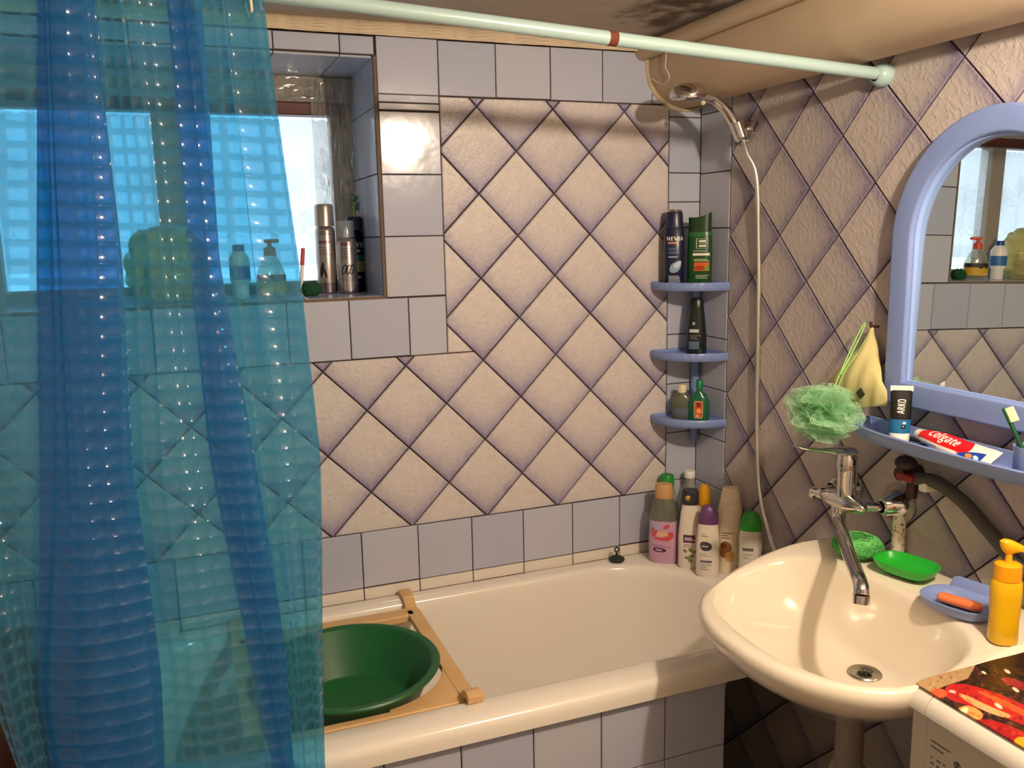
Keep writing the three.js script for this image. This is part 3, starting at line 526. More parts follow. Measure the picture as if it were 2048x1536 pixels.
{
  const t = thing('shampoo_bottle', 'broad dark green shampoo bottle with orange picture on the top corner tier', 'bottle', [-0.053, 1.4845, 0.084], FACE - 0.15);
  t.scale.setScalar(1.08);
  const pr = print(512, 512, (g, w, h) => { g.fillStyle = '#1e4a22'; g.fillRect(0, 0, w, h); g.fillStyle = '#2c6a35'; g.fillRect(0, 0, w, 40); g.strokeStyle = '#d9d8c4'; g.lineWidth = 3; g.strokeRect(248, 62, 66, 96); bars(g, 256, 76, 54, 1, 9, 22, '#e3e0cf'); g.fillStyle = '#e3e0cf'; g.fillRect(256, 108, 50, 4); bars(g, 256, 124, 54, 1, 9, 20, '#e3e0cf'); bars(g, 232, 180, 100, 1, 9, 6, '#d6d6c0'); bars(g, 228, 204, 150, 1, 9, 24, '#f0ead8'); bars(g, 236, 262, 100, 2, 13, 8, '#b9c48f');
    g.fillStyle = '#d9622c'; g.fillRect(238, 295, 92, 84); g.fillStyle = '#6f9a3a'; g.beginPath(); g.ellipse(308, 352, 26, 26, 0, 0, 7); g.fill(); g.fillStyle = '#a83f1c'; g.beginPath(); g.ellipse(262, 350, 22, 24, 0, 0, 7); g.fill(); bars(g, 246, 420, 92, 3, 14, 6, '#c9cdb6'); });
  mesh('body', flask([[0, 0.028, 0.016, 3], [0.004, 0.031, 0.018, 3], [0.06, 0.0315, 0.0185, 3], [0.125, 0.030, 0.018, 3], [0.132, 0.029, 0.017, 3]]), phys('#ffffff', 0.28, { map: pr }), t);
  const cap = flask([[0.133, 0.029, 0.017, 3], [0.15, 0.0285, 0.0168, 3], [0.176, 0.029, 0.0165, 3]]);
  { const p = cap.attributes.position; for (let i = 0; i < p.count; i++) if (p.getY(i) > 0.17) p.setY(i, 0.17 + 0.006 * (p.getX(i) / 0.029) + 0.006 * (p.getX(i) / 0.029) ** 2); }
  mesh('cap', crease(cap, 0.6), phys('#173a1a', 0.35), t);
}
{
  const t = thing('shower_gel_bottle', 'tapered blackish green gel bottle alone on the middle corner tier', 'bottle', [-0.058, 1.2905, 0.082], FACE);
  const pr = print(256, 256, (g, w, h) => { g.fillStyle = '#1a221d'; g.fillRect(0, 0, w, h); bars(g, 112, 78, 16, 1, 9, 16, '#a9b0ae'); bars(g, 98, 118, 52, 1, 9, 18, '#c3c8c6'); bars(g, 104, 152, 40, 3, 9, 3, '#7f8886'); g.fillStyle = '#5d6f88'; g.fillRect(98, 186, 38, 44); });
  mesh('body', flask([[0, 0.026, 0.017, 2.6], [0.004, 0.0285, 0.0185, 2.6], [0.05, 0.028, 0.018, 2.6], [0.11, 0.022, 0.016, 2.4], [0.128, 0.02, 0.0155, 2.2]]), phys('#ffffff', 0.22, { map: pr }), t);
  mesh('cap', flask([[0.128, 0.019, 0.0148, 2.2], [0.15, 0.0175, 0.0138, 2.2], [0.156, 0.0125, 0.01, 2.2]]), phys('#101512', 0.3), t);
}
const clearPlastic = (c, tr = 0.85) => phys(c, 0.15, { transmission: tr, thickness: 0, side: THREE.DoubleSide });
{
  const t = thing('cologne_bottle', 'small squat smoky glass bottle with cream cap on the lowest corner tier', 'bottle', [-0.092, 1.1025, 0.066], FACE);
  t.scale.setScalar(1.14);
  mesh('body', flask([[0, 0.022, 0.014, 3.2], [0.003, 0.0245, 0.0155, 3.2], [0.05, 0.0245, 0.0155, 3.2], [0.062, 0.018, 0.012, 2.4], [0.068, 0.009, 0.009]]), clearPlastic('#9aa08c', 0.7), t);
  mesh('label', flask([[0.01, 0.0248, 0.0158, 3.2], [0.028, 0.0248, 0.0158, 3.2]]), phys('#55606a', 0.5), t);
  mesh('cap', flask([[0.066, 0.0105, 0.0105], [0.084, 0.0105, 0.0105], [0.086, 0.009, 0.009]], 28), phys('#e6dbb2', 0.4), t);
}
{
  const t = thing('lotion_bottle', 'small clear green bottle with orange oval label on the lowest corner tier', 'bottle', [-0.06, 1.1025, 0.104], FACE - 0.1);
  t.scale.setScalar(1.12);
  const pr = print(256, 512, (g, w, h) => { g.fillStyle = '#c8502a'; g.fillRect(0, 0, w, h); g.strokeStyle = '#ecd9a0'; g.lineWidth = 14; g.strokeRect(8, 8, w - 16, h - 16); g.fillStyle = '#7b2414'; g.beginPath(); g.arc(128, 110, 66, 0, 7); g.fill(); g.fillStyle = '#f2a355'; g.beginPath(); g.arc(140, 290, 76, 0, 7); g.fill(); bars(g, 50, 400, 150, 4, 22, 10, '#f4e6c2'); });
  mesh('body', flask([[0, 0.024, 0.013, 3], [0.003, 0.0265, 0.0145, 3], [0.045, 0.026, 0.0145, 3], [0.066, 0.017, 0.012, 2.4], [0.074, 0.0075, 0.0075], [0.082, 0.0075, 0.0075]]), clearPlastic('#3fae7a', 0.75), t);
  mesh('label', grid((u, v) => { const a = (u - 0.5) * 2, b = (v - 0.5) * 2; return [a * 0.011 * Math.sqrt(Math.max(0, 1 - 0.25 * b * b * b * b)), 0.028 + b * 0.022, 0.0152 - 0.0004 * a * a]; }, 8, 12), phys('#ffffff', 0.4, { map: pr }), t);
  mesh('cap', flask([[0.08, 0.0095, 0.0095], [0.1, 0.009, 0.009], [0.102, 0.0075, 0.0075]], 28), phys('#0f7a4c', 0.35), t);
}
// ---------------------------------------------------------------- bottles on the corner of the tub
const TY = RIM + 0.0005;
{
  const t = thing('gel_bottle', 'pink gel bottle with clear neck and tan cap, leftmost on the tub corner', 'bottle', [-0.168, TY, 0.098], FACE - 0.1);
  const pr = print(512, 512, (g, w, h) => { g.fillStyle = '#c99fb9'; g.fillRect(0, 0, w, h); g.fillStyle = '#b9a7cc'; g.beginPath(); g.ellipse(190, 60, 60, 70, 0, 0, 7); g.fill(); g.fillStyle = '#d2565c'; for (const [x, y, a, b] of [[215, 150, 16, 46], [275, 60, 14, 30], [290, 170, 28, 52], [250, 210, 44, 18], [200, 110, 12, 30]]) { g.beginPath(); g.ellipse(x, y, a, b, 0.3, 0, 7); g.fill(); } g.fillStyle = '#e9b79a'; g.beginPath(); g.ellipse(255, 150, 26, 30, 0, 0, 7); g.fill(); bars(g, 200, 285, 100, 2, 18, 7, '#a35a88'); g.strokeStyle = '#4a2748'; g.lineWidth = 14; g.beginPath(); g.ellipse(240, 345, 26, 20, 0.3, 0, 7); g.stroke(); });
  mesh('body', flask([[0, 0.036, 0.022, 2.5], [0.005, 0.041, 0.025, 2.5], [0.06, 0.0425, 0.026, 2.5], [0.125, 0.040, 0.025, 2.5]]), phys('#ffffff', 0.25, { map: pr }), t);
  mesh('clear_shoulder', flask([[0.1255, 0.0395, 0.0248, 2.5], [0.15, 0.0375, 0.024, 2.5], [0.178, 0.031, 0.0215, 2.4], [0.19, 0.024, 0.019, 2.2]]), clearPlastic('#c9cabb', 0.8), t);
  mesh('cap', flask([[0.19, 0.0255, 0.0195, 2.2], [0.226, 0.0245, 0.019, 2.2], [0.23, 0.022, 0.017, 2.2]]), phys('#c59a62', 0.4), t);
}
{
  const t = thing('rinse_bottle', 'clear bottle with bright green cap behind the pink gel bottle', 'bottle', [-0.122, TY, 0.038], FACE);
  mesh('body', flask([[0, 0.03, 0.022, 2.4], [0.005, 0.033, 0.025, 2.4], [0.14, 0.033, 0.025, 2.4], [0.185, 0.026, 0.021, 2.2], [0.2, 0.018, 0.018]]), clearPlastic('#cdd1bd', 0.6), t);
  mesh('cap', flask([[0.2, 0.021, 0.021], [0.232, 0.02, 0.02], [0.236, 0.018, 0.018]], 32), phys('#1f8f34', 0.4), t);
}
{
  const t = thing('water_bottle', 'tall clear plastic bottle with white screw cap at the back of the tub corner', 'bottle', [-0.05, TY, 0.046], FACE);
  mesh('body', flask([[0, 0.026, 0.026], [0.006, 0.03, 0.03], [0.14, 0.03, 0.03], [0.17, 0.026, 0.026], [0.205, 0.015, 0.015], [0.222, 0.0135, 0.0135]]), clearPlastic('#dfe0d6', 0.75), t);
  mesh('cap', flask([[0.221, 0.016, 0.016], [0.24, 0.016, 0.016], [0.242, 0.0145, 0.0145]], 28), M.white, t);
}
const creamBottle = (name, label, pos, turn, w, hgt, pr, capColor, sections, capSections) => {
  const t = thing(name, label, 'bottle', pos, turn);
  mesh('body', flask(sections ?? [[0, w * 0.85, w * 0.5, 2.5], [0.005, w, w * 0.6, 2.5], [hgt * 0.5, w * 1.03, w * 0.62, 2.5], [hgt * 0.85, w * 0.85, w * 0.55, 2.3], [hgt, w * 0.7, w * 0.48, 2.2]]), phys('#ffffff', 0.3, { map: pr }), t);
  if (capColor) mesh('cap', flask(capSections), phys(capColor, 0.35), t);
  return t;
};
const milk = '#e9dccd';
{
  const t = creamBottle('conditioner_bottle', 'white conditioner bottle with dark cap bearing a gold dot on the tub corner', [-0.126, TY, 0.168], FACE, 0.031, 0.185, print(512, 512, (g, w, h) => { g.fillStyle = milk; g.fillRect(0, 0, w, h); g.fillStyle = '#5a2f52'; g.fillRect(215, 235, 74, 62); bars(g, 224, 256, 70, 2, 14, 8, '#e9dccd'); bars(g, 218, 310, 66, 2, 14, 7, '#a88fa8'); g.fillStyle = '#7f8a52'; for (const [x, y] of [[230, 365], [262, 355], [285, 372], [270, 405], [245, 420], [262, 442]]) { g.beginPath(); g.ellipse(x, y, 17, 12, x, 0, 7); g.fill(); } }), '#2e3038', null, [[0.186, 0.024, 0.0165, 2.3], [0.22, 0.0235, 0.016, 2.3], [0.228, 0.02, 0.014, 2.3]]);
  mesh('gold_dot', new THREE.SphereGeometry(0.0075, 20, 12).scale(1, 1, 0.3).translate(-0.006, 0.206, 0.0155), std('#d8a646', 0.35, { metalness: 0.5 }), t);
}
creamBottle('cream_bottle', 'cream bottle with pointed yellow cap behind the purple capped bottle', [-0.078, TY, 0.165], FACE, 0.025, 0.175, print(128, 128, (g, w, h) => { g.fillStyle = '#ead8bd'; g.fillRect(0, 0, w, h); bars(g, 50, 60, 30, 4, 10, 4, '#a77b4a'); }), '#e0a01e', null, [[0.172, 0.0155, 0.0125, 2.2], [0.18, 0.019, 0.0145, 2.2], [0.215, 0.017, 0.0135, 2.2], [0.234, 0.011, 0.0095, 2.2]]);
creamBottle('shower_cream', 'white shower cream bottle with purple cap at the front of the tub corner', [-0.113, TY, 0.238], FACE, 0.03, 0.16, print(512, 512, (g, w, h) => { g.fillStyle = '#efe3d2'; g.fillRect(0, 0, w, h); bars(g, 210, 130, 50, 2, 16, 7, '#8b7c76'); g.fillStyle = '#4b4650'; g.beginPath(); g.ellipse(240, 235, 36, 42, -0.3, 0, 7); g.fill(); bars(g, 216, 230, 58, 1, 9, 12, '#cfc6bb'); bars(g, 205, 300, 72, 2, 18, 6, '#a59c92'); g.fillStyle = '#7e6a86'; g.fillRect(208, 360, 70, 22); bars(g, 208, 396, 70, 3, 20, 10, '#9aa89c'); }), '#6b3f73', [[0, 0.027, 0.017, 2.6], [0.005, 0.0315, 0.02, 2.6], [0.1, 0.031, 0.02, 2.6], [0.165, 0.025, 0.018, 2.4]], [[0.15, 0.0272, 0.0192, 2.4], [0.175, 0.0245, 0.0178, 2.4], [0.195, 0.018, 0.0145, 2.2], [0.2, 0.011, 0.009, 2.2]]);
creamBottle('milk_bottle', 'beige bottle with rounded beige top and brown print on the tub corner', [-0.046, TY, 0.243], FACE, 0.03, 0.2, print(512, 512, (g, w, h) => { g.fillStyle = '#efdfc6'; g.fillRect(0, 0, w, h); g.fillStyle = '#a4672c'; g.beginPath(); g.ellipse(225, 330, 40, 62, 0.2, 0, 7); g.fill(); g.fillStyle = '#6b3f1d'; g.beginPath(); g.ellipse(215, 300, 26, 20, 0, 0, 7); g.fill(); g.fillStyle = '#d8a257'; g.beginPath(); g.ellipse(258, 380, 26, 40, 0, 0, 7); g.fill(); bars(g, 205, 205, 70, 3, 18, 8, '#8d6a45'); }), '#ecdcc2', [[0, 0.028, 0.018, 2.5], [0.005, 0.032, 0.021, 2.5], [0.12, 0.032, 0.021, 2.5], [0.165, 0.031, 0.021, 2.4], [0.175, 0.0335, 0.022, 2.4], [0.2, 0.029, 0.02, 2.3]], [[0.2005, 0.0285, 0.0195, 2.3], [0.23, 0.024, 0.0175, 2.2], [0.243, 0.02, 0.015, 2.2]]);
creamBottle('balm_bottle', 'white bottle with green rounded cap between beige bottle and washbasin', [-0.045, TY, 0.335], FACE, 0.03, 0.16, print(512, 512, (g, w, h) => { g.fillStyle = '#dfdacb'; g.fillRect(0, 0, w, h); g.fillStyle = '#c6bba9'; g.fillRect(300, 0, 60, h); bars(g, 196, 172, 100, 1, 9, 26, '#6c6a60'); bars(g, 205, 225, 60, 3, 18, 7, '#8f9484'); g.fillStyle = '#8a957a'; g.beginPath(); g.ellipse(245, 330, 22, 26, 0, 0, 7); g.fill(); }), '#2f9a2c', [[0, 0.027, 0.018, 2.6], [0.005, 0.03, 0.02, 2.6], [0.13, 0.03, 0.02, 2.6], [0.16, 0.027, 0.019, 2.5]], [[0.152, 0.0288, 0.0202, 2.4], [0.175, 0.0265, 0.019, 2.3], [0.198, 0.018, 0.014, 2.2], [0.202, 0.01, 0.009, 2.2]]);
// rubber plug on the rim
{
  const t = thing('bath_plug', 'dark green rubber plug lying on the back rim of the bathtub', 'plug', [-0.292, TY + 0.0005, 0.047]);
  const rub = std('#27302a', 0.7);
  mesh('stopper', lathe([[0, 0], [0.019, 0], [0.0225, 0.004], [0.0225, 0.009], [0.02, 0.011], [0.012, 0.013], [0, 0.013]], 32), rub, t);
  mesh('stem', join([rod([0, 0.012, 0], [0, 0.03, 0], 0.0045, 0.003), new THREE.TorusGeometry(0.0065, 0.0022, 10, 20).translate(0, 0.035, 0)]), rub, t);
}
// ---------------------------------------------------------------- rack in the tub with the green basin
{
  const beige = std('#ffffff', 0.5, { map: tex(128, (u, v) => mix3(hex('#e2bd88'), hex('#d2a870'), fbm(u * 0.3, v, 16, 151, 3)), true) });
  const t = thing('bath_rack', 'tan bath rack hooked over both rims of the bathtub', 'bath rack');
  const Y = RIM - 0.014;                                            // level of the frame
  const strap = (pts, w, h) => { const n = pts.length; return loft(pts.map((p, i) => { const a = V3(...pts[Math.max(0, i - 1)]), b = V3(...pts[Math.min(n - 1, i + 1)]), d = b.sub(a).normalize(), up = V3(0, d.z, -d.y); const q = (sx, sy) => [p[0] + sx * w, p[1] + sy * h * up.y, p[2] + sy * h * up.z]; return [q(-1, -1), q(1, -1), q(1, 1), q(-1, 1)]; }), true, true, 0.6); };
  for (const x of [-0.915, -1.345]) {
    mesh('side_bar', strap([[x, Y, 0.115], [x, Y, 0.3], [x, Y, 0.53], [x, Y + 0.002, 0.557], [x, RIM - 0.001, 0.572], [x, RIM + 0.011, 0.586], [x, RIM + 0.0145, 0.6], [x, RIM + 0.0095, 0.615]], 0.016, 0.008), beige, t);
    mesh('hook', strap([[x, Y, 0.115], [x, Y + 0.003, 0.093], [x, RIM - 0.003, 0.08], [x, RIM + 0.0075, 0.066], [x, RIM + 0.0075, 0.045], [x, RIM + 0.0075, 0.02]], 0.014, 0.006), beige, t);
  }
  for (const [z0, z1] of [[0.095, 0.14], [0.561, 0.583]]) mesh('cross_bar', rbox(-1.345, -0.915, Y - 0.012, Y + 0.008, z0, z1, 0.004), beige, t);
  const corner = new THREE.Shape([V2(-0.925, -0.57), V2(-0.925, -0.4)]); corner.quadraticCurveTo(-0.945, -0.53, -1.08, -0.555); corner.lineTo(-1.08, -0.57);
  mesh('gusset', crease(new THREE.ExtrudeGeometry(corner, { depth: 0.013, bevelEnabled: false, curveSegments: 10 }).rotateX(-Math.PI / 2).translate(0, Y - 0.006, 0), 0.4), beige, t);
}
{
  const by = RIM - 0.085;
  const t = thing('green_basin', 'round dark green plastic basin set in the tan bath rack', 'basin', [-1.128, by, 0.392]);
  const g = phys('#ffffff', 0.42, { map: tex(256, (u, v) => mix3(hex('#0f5527'), hex('#176031'), fbm(u, v, 10, 161, 4)), true) });
  mesh('bowl', lathe([[0, 0.003], [0.125, 0.003], [0.132, 0], [0.138, 0.004], [0.178, 0.1], [0.181, 0.103], [0.194, 0.104], [0.196, 0.1085], [0.193, 0.112], [0.182, 0.112], [0.175, 0.108], [0.135, 0.012], [0.128, 0.008], [0, 0.007]], 80), g, t);
}
// ---------------------------------------------------------------- things on the washbasin
{
  const t = thing('scrub_sponge', 'green mesh scouring sponge on the washbasin deck behind the spout', 'sponge', [-0.098, BY + 0.0005, 0.772]);
  const fuzz = tex(256, (u, v) => fbm(u, v, 40, 171, 2));
  const s = new THREE.SphereGeometry(1, 64, 40), p = s.attributes.position;
  for (let i = 0; i < p.count; i++) { const x = p.getX(i), y = p.getY(i), z = p.getZ(i), r = Math.hypot(x, z), n = 1 + 0.1 * (vnoise(x * 9 + 20, z * 9 + 20 + y * 4, 64, 4) - 0.5); p.setXYZ(i, x * 0.053 * n, 0.024 + 0.024 * y * (1 - 0.45 * Math.exp(-r * r * 14) * (y > 0 ? 1 : 0)) * n, z * 0.053 * n); }
  s.computeVertexNormals();
  mesh('pad', s, std('#57b85a', 0.9, { bumpMap: times(fuzz, 2), bumpScale: 0.006 }), t);
  const strands = [];
  for (let k = 0; k < 90; k++) { const a = rr(0, 6.28), r = 0.012 + 0.036 * Math.sqrt(rnd()), q = []; for (let i = 0; i < 5; i++) { const b = a + (i - 2) * rr(0.12, 0.3), r2 = r + 0.004 * Math.sin(i * 2 + k), y = 0.025 + 0.024 * Math.sqrt(Math.max(0, 1 - (r2 / 0.053) ** 2)); q.push([r2 * Math.cos(b), y, r2 * Math.sin(b)]); } strands.push(tube(q, 0.0011, 8, 5)); }
  const st = mesh('fibres', join(strands), std('#6fc96c', 0.8), t); st.userData.kind = 'stuff';
}
{
  const t = thing('soap_dish', 'bright green empty soap dish on the washbasin deck', 'soap dish', [-0.09, BY + 0.0005, 0.896], -1.35);
  const g = phys('#23b232', 0.35), L = (w, d, y, e) => Array.from({ length: 48 }, (_, i) => { const a = 2 * Math.PI * i / 48, c = Math.cos(a), s = Math.sin(a); return [w * Math.sign(s) * Math.abs(s) ** e, y + 0.004 * (c > 0 ? 0 : 1) * Math.abs(c), d * Math.sign(c) * Math.abs(c) ** e]; });
  mesh('dish', loft([L(0.042, 0.026, 0.006, 0.6), L(0.055, 0.034, 0.014, 0.6), L(0.062, 0.039, 0.027, 0.6), L(0.0625, 0.0395, 0.029, 0.6), L(0.059, 0.0365, 0.029, 0.6), L(0.052, 0.031, 0.016, 0.6), L(0.042, 0.025, 0.012, 0.6)], true, true, 0.8), g, t);
  mesh('foot', rbox(-0.03, 0.03, 0, 0.008, -0.018, 0.018, 0.003), std('#2a2320', 0.7), t);
}
{
  const t = thing('soap_dish', 'light blue soap dish holding an orange soap bar on the washbasin deck', 'soap dish', [-0.122, BY - 0.001, 1.055], -1.38);
  const m = M.bluePlastic, L = (w, d, y, e = 0.75) => Array.from({ length: 48 }, (_, i) => { const a = 2 * Math.PI * i / 48, c = Math.cos(a), s = Math.sin(a); return [w * Math.sign(s) * Math.abs(s) ** e, y, d * Math.sign(c) * Math.abs(c) ** e]; });
  mesh('dish', loft([L(0.05, 0.036, 0.0), L(0.06, 0.045, 0.006), L(0.067, 0.052, 0.02), L(0.068, 0.053, 0.023), L(0.064, 0.049, 0.0235), L(0.05, 0.036, 0.016), L(0.045, 0.031, 0.008)], true, true, 0.8), m, t);
  mesh('back_lip', crease(new THREE.ExtrudeGeometry(new THREE.Shape([V2(-0.05, 0), V2(0.05, 0), V2(0.045, 0.018), V2(0.036, 0.022), V2(-0.036, 0.022), V2(-0.045, 0.018)]), { depth: 0.004, bevelEnabled: true, bevelSize: 0.0015, bevelThickness: 0.0015, bevelSegments: 2 }).rotateX(-0.35).translate(0, 0.018, -0.052), 0.5), m, t);
  const s = thing('soap_bar', 'orange bar of soap lying in the light blue dish', 'soap', [-0.128, BY + 0.0075, 1.058], -1.25);
  const b = new RoundedBoxGeometry(0.076, 0.017, 0.03, 6, 0.0084).translate(0, 0.0105, 0); b.rotateX(-0.25);
  mesh('bar', b, phys('#f58049', 0.4), s);
}
{
  const t = thing('soap_dispenser', 'yellow pump bottle of liquid soap at the right of the washbasin', 'pump bottle', [-0.15, BY - 0.004, 1.166], -0.5);
  mesh('body', flask([[0, 0.021, 0.018, 2.4], [0.004, 0.0235, 0.02, 2.4], [0.04, 0.0225, 0.0195, 2.4], [0.085, 0.0245, 0.02, 2.4], [0.108, 0.0235, 0.0195, 2.3], [0.112, 0.021, 0.018, 2.2]]), phys('#e3b30a', 0.3), t);
  mesh('collar', flask([[0.112, 0.0215, 0.0195, 2.2], [0.118, 0.022, 0.02, 2], [0.138, 0.021, 0.0195, 2], [0.142, 0.015, 0.014, 2]]), phys('#f0a400', 0.4), t);
  const pump = mesh('pump_head', join([flask([[0.142, 0.0055, 0.0055], [0.16, 0.005, 0.005]], 20), flask([[0.158, 0.008, 0.006], [0.163, 0.018, 0.009, 2.2, 0.006], [0.17, 0.019, 0.0095, 2.2, 0.004], [0.178, 0.012, 0.008, 2.2, -0.004], [0.181, 0.006, 0.005, 2, -0.006]], 28)]), phys('#f3b208', 0.35), t);
  mesh('nozzle', rod([0.012, 0.167, 0], [0.036, 0.16, 0], 0.0055, 0.004), phys('#f3b208', 0.35), pump);
}

// ---------------------------------------------------------------- things on the mirror shelf
const SY = 1.188 + 0.0075;                                          // floor of the tray
{
  const t = thing('cream_tube', 'black and blue tube standing on its white cap on the mirror shelf', 'tube', [-0.072, SY, 0.842], -0.62);
  const pr = print(256, 512, (g, w, h) => { g.fillStyle = '#15130f'; g.fillRect(0, 0, w, h); g.save(); g.translate(150, 190); g.rotate(-Math.PI / 2 + 0.06); text(g, 'ARKO', 0, 0, 66, '#e9e6dc'); g.restore(); g.fillStyle = '#1f6b9c'; g.fillRect(0, 345, w, 167); g.fillStyle = '#d9e3e8'; g.beginPath(); g.arc(150, 385, 14, 0, 7); g.fill(); g.fillStyle = '#181818'; g.fillRect(128, 410, 34, 46); g.fillStyle = '#e6e9ea'; g.fillRect(138, 420, 10, 12); });
  const body = flask([[0.026, 0.0195, 0.0165, 2], [0.045, 0.0198, 0.0145, 2.2], [0.08, 0.02, 0.008, 2.4], [0.112, 0.0205, 0.0022, 3]], 40);
  { const uv = body.attributes.uv; for (let i = 0; i < uv.count; i++) uv.setX(i, clamp((uv.getX(i) - 0.25) * 2)); }
  mesh('tube_body', body, phys('#ffffff', 0.35, { map: pr }), t);
  mesh('crimp', rbox(-0.0215, 0.0215, 0.11, 0.121, -0.0016, 0.0016, 0.0008), M.white, t);
  mesh('cap', lathe([[0, 0], [0.0185, 0], [0.019, 0.002], [0.019, 0.024], [0.0175, 0.026], [0, 0.026]], 36), M.white, t);
}
{
  const t = thing('toothpaste_tube', 'flattened red and white toothpaste tube lying on the mirror shelf', 'tube', [-0.078, SY + 0.028, 0.978], -1.72);
  t.rotation.order = 'YXZ'; t.rotation.x = 0.62; t.rotation.z = -0.03;
  const pr = print(1024, 256, (g, w, h) => { g.fillStyle = '#e9e4da'; g.fillRect(0, 0, w, h); g.fillStyle = '#d8151c'; g.beginPath(); g.moveTo(0, 20); g.lineTo(700, 16); g.quadraticCurveTo(820, 120, 720, 200); g.lineTo(0, 190); g.fill(); g.save(); g.translate(350, 148); g.rotate(0.02); text(g, 'Colgate', 0, 0, 128, '#fbf3ea', 'italic bold'); g.restore(); g.fillStyle = '#1d3f9c'; g.beginPath(); g.moveTo(650, 215); g.quadraticCurveTo(800, 110, 960, 90); g.lineTo(960, 225); g.fill(); g.fillStyle = '#d9863c'; g.beginPath(); g.ellipse(800, 180, 46, 24, 0, 0, 7); g.fill(); g.fillStyle = '#bfe0f2'; g.beginPath(); g.ellipse(890, 170, 40, 20, 0.3, 0, 7); g.fill(); bars(g, 60, 212, 420, 2, 18, 8, '#7d8aa8'); });
  const N = 40, secs = [[-0.078, 0.0125, 0.0125], [-0.068, 0.0165, 0.0135], [-0.03, 0.0195, 0.0115], [0.02, 0.0225, 0.008], [0.06, 0.0235, 0.004], [0.085, 0.024, 0.0015]];
  const loops = secs.map(([x, rz, ry]) => Array.from({ length: N }, (_, i) => { const a = 2 * Math.PI * i / N; return [x, ry * Math.sin(a) + 0.0025 * Math.sin(x * 55) * Math.cos(a) - (x > 0 ? 0.06 * x : 0), rz * Math.cos(a)]; }));
  const g = loft(loops, true, true, 0.8), p = g.attributes.position, uv = g.attributes.uv;
  for (let i = 0; i < p.count; i++) uv.setXY(i, (p.getX(i) + 0.078) / 0.163, 0.5 - p.getZ(i) / 0.05);
  mesh('tube_body', g, phys('#ffffff', 0.3, { map: pr }), t);
  mesh('crimp', rbox(0.084, 0.094, -0.0065, -0.0035, -0.0245, 0.0245, 0.001), M.white, t);
  mesh('cap', rod([-0.077, 0, 0], [-0.096, 0, 0], 0.012, 0.0095, 28), phys('#e8e2d2', 0.4), t);
}
{
  const t = thing('hair_tie', 'dark navy elastic band looped round the base of the black tube', 'hair tie', [-0.062, SY + 0.0015, 0.854]);
  mesh('band', tube([[0.004, 0.006, -0.04], [-0.028, 0.006, -0.022], [-0.03, 0.007, 0.02], [-0.012, 0.008, 0.045], [0.012, 0.016, 0.05], [0.026, 0.01, 0.03], [0.03, 0.006, 0.0], [0.022, 0.006, -0.03]], 0.005, 60, 10, true), std('#16202f', 0.9), t);
}
{
  const t = thing('brush_cup', 'light blue plastic cup for toothbrushes on the mirror shelf', 'cup', [-0.068, SY, 1.128]);
  mesh('cup_wall', lathe([[0, 0], [0.024, 0], [0.026, 0.003], [0.028, 0.058], [0.0285, 0.06], [0.0265, 0.06], [0.0245, 0.004], [0, 0.003]], 40), M.bluePlastic, t);
  const brush = (label, a, b, c1) => {
    const q = thing('toothbrush', label, 'toothbrush', [0, 0, 0]);
    mesh('handle', tube([a, [lerp(a[0], b[0], 0.3), lerp(a[1], b[1], 0.3), lerp(a[2], b[2], 0.3)], [lerp(a[0], b[0], 0.7), lerp(a[1], b[1], 0.7), lerp(a[2], b[2], 0.7)], b], 0.0038, 24, 12), phys(c1, 0.3), q);
    const d = V3(b[0] - a[0], b[1] - a[1], b[2] - a[2]).normalize(), h = new RoundedBoxGeometry(0.011, 0.03, 0.006, 3, 0.0025), br = new THREE.BoxGeometry(0.0095, 0.026, 0.011).translate(0, 0, 0.0085), rot = new THREE.Quaternion().setFromUnitVectors(V3(0, 1, 0), d).multiply(new THREE.Quaternion().setFromEuler(new THREE.Euler(0, 0.35, 0)));
    for (const g of [h, br]) g.applyQuaternion(rot).translate(b[0] + d.x * 0.013, b[1] + d.y * 0.013, b[2] + d.z * 0.013);
    mesh('head', h, phys(c1, 0.3), q); mesh('bristles', br, std('#efe9c0', 0.9), q);
  };
  brush('green toothbrush with cream bristles leaning left in the blue cup', [-0.066, SY + 0.006, 1.138], [-0.075, SY + 0.094, 1.09], '#0d4c27');
  brush('orange toothbrush with cream bristles leaning right in the blue cup', [-0.07, SY + 0.006, 1.12], [-0.062, SY + 0.1, 1.146], '#c98a3a');
}
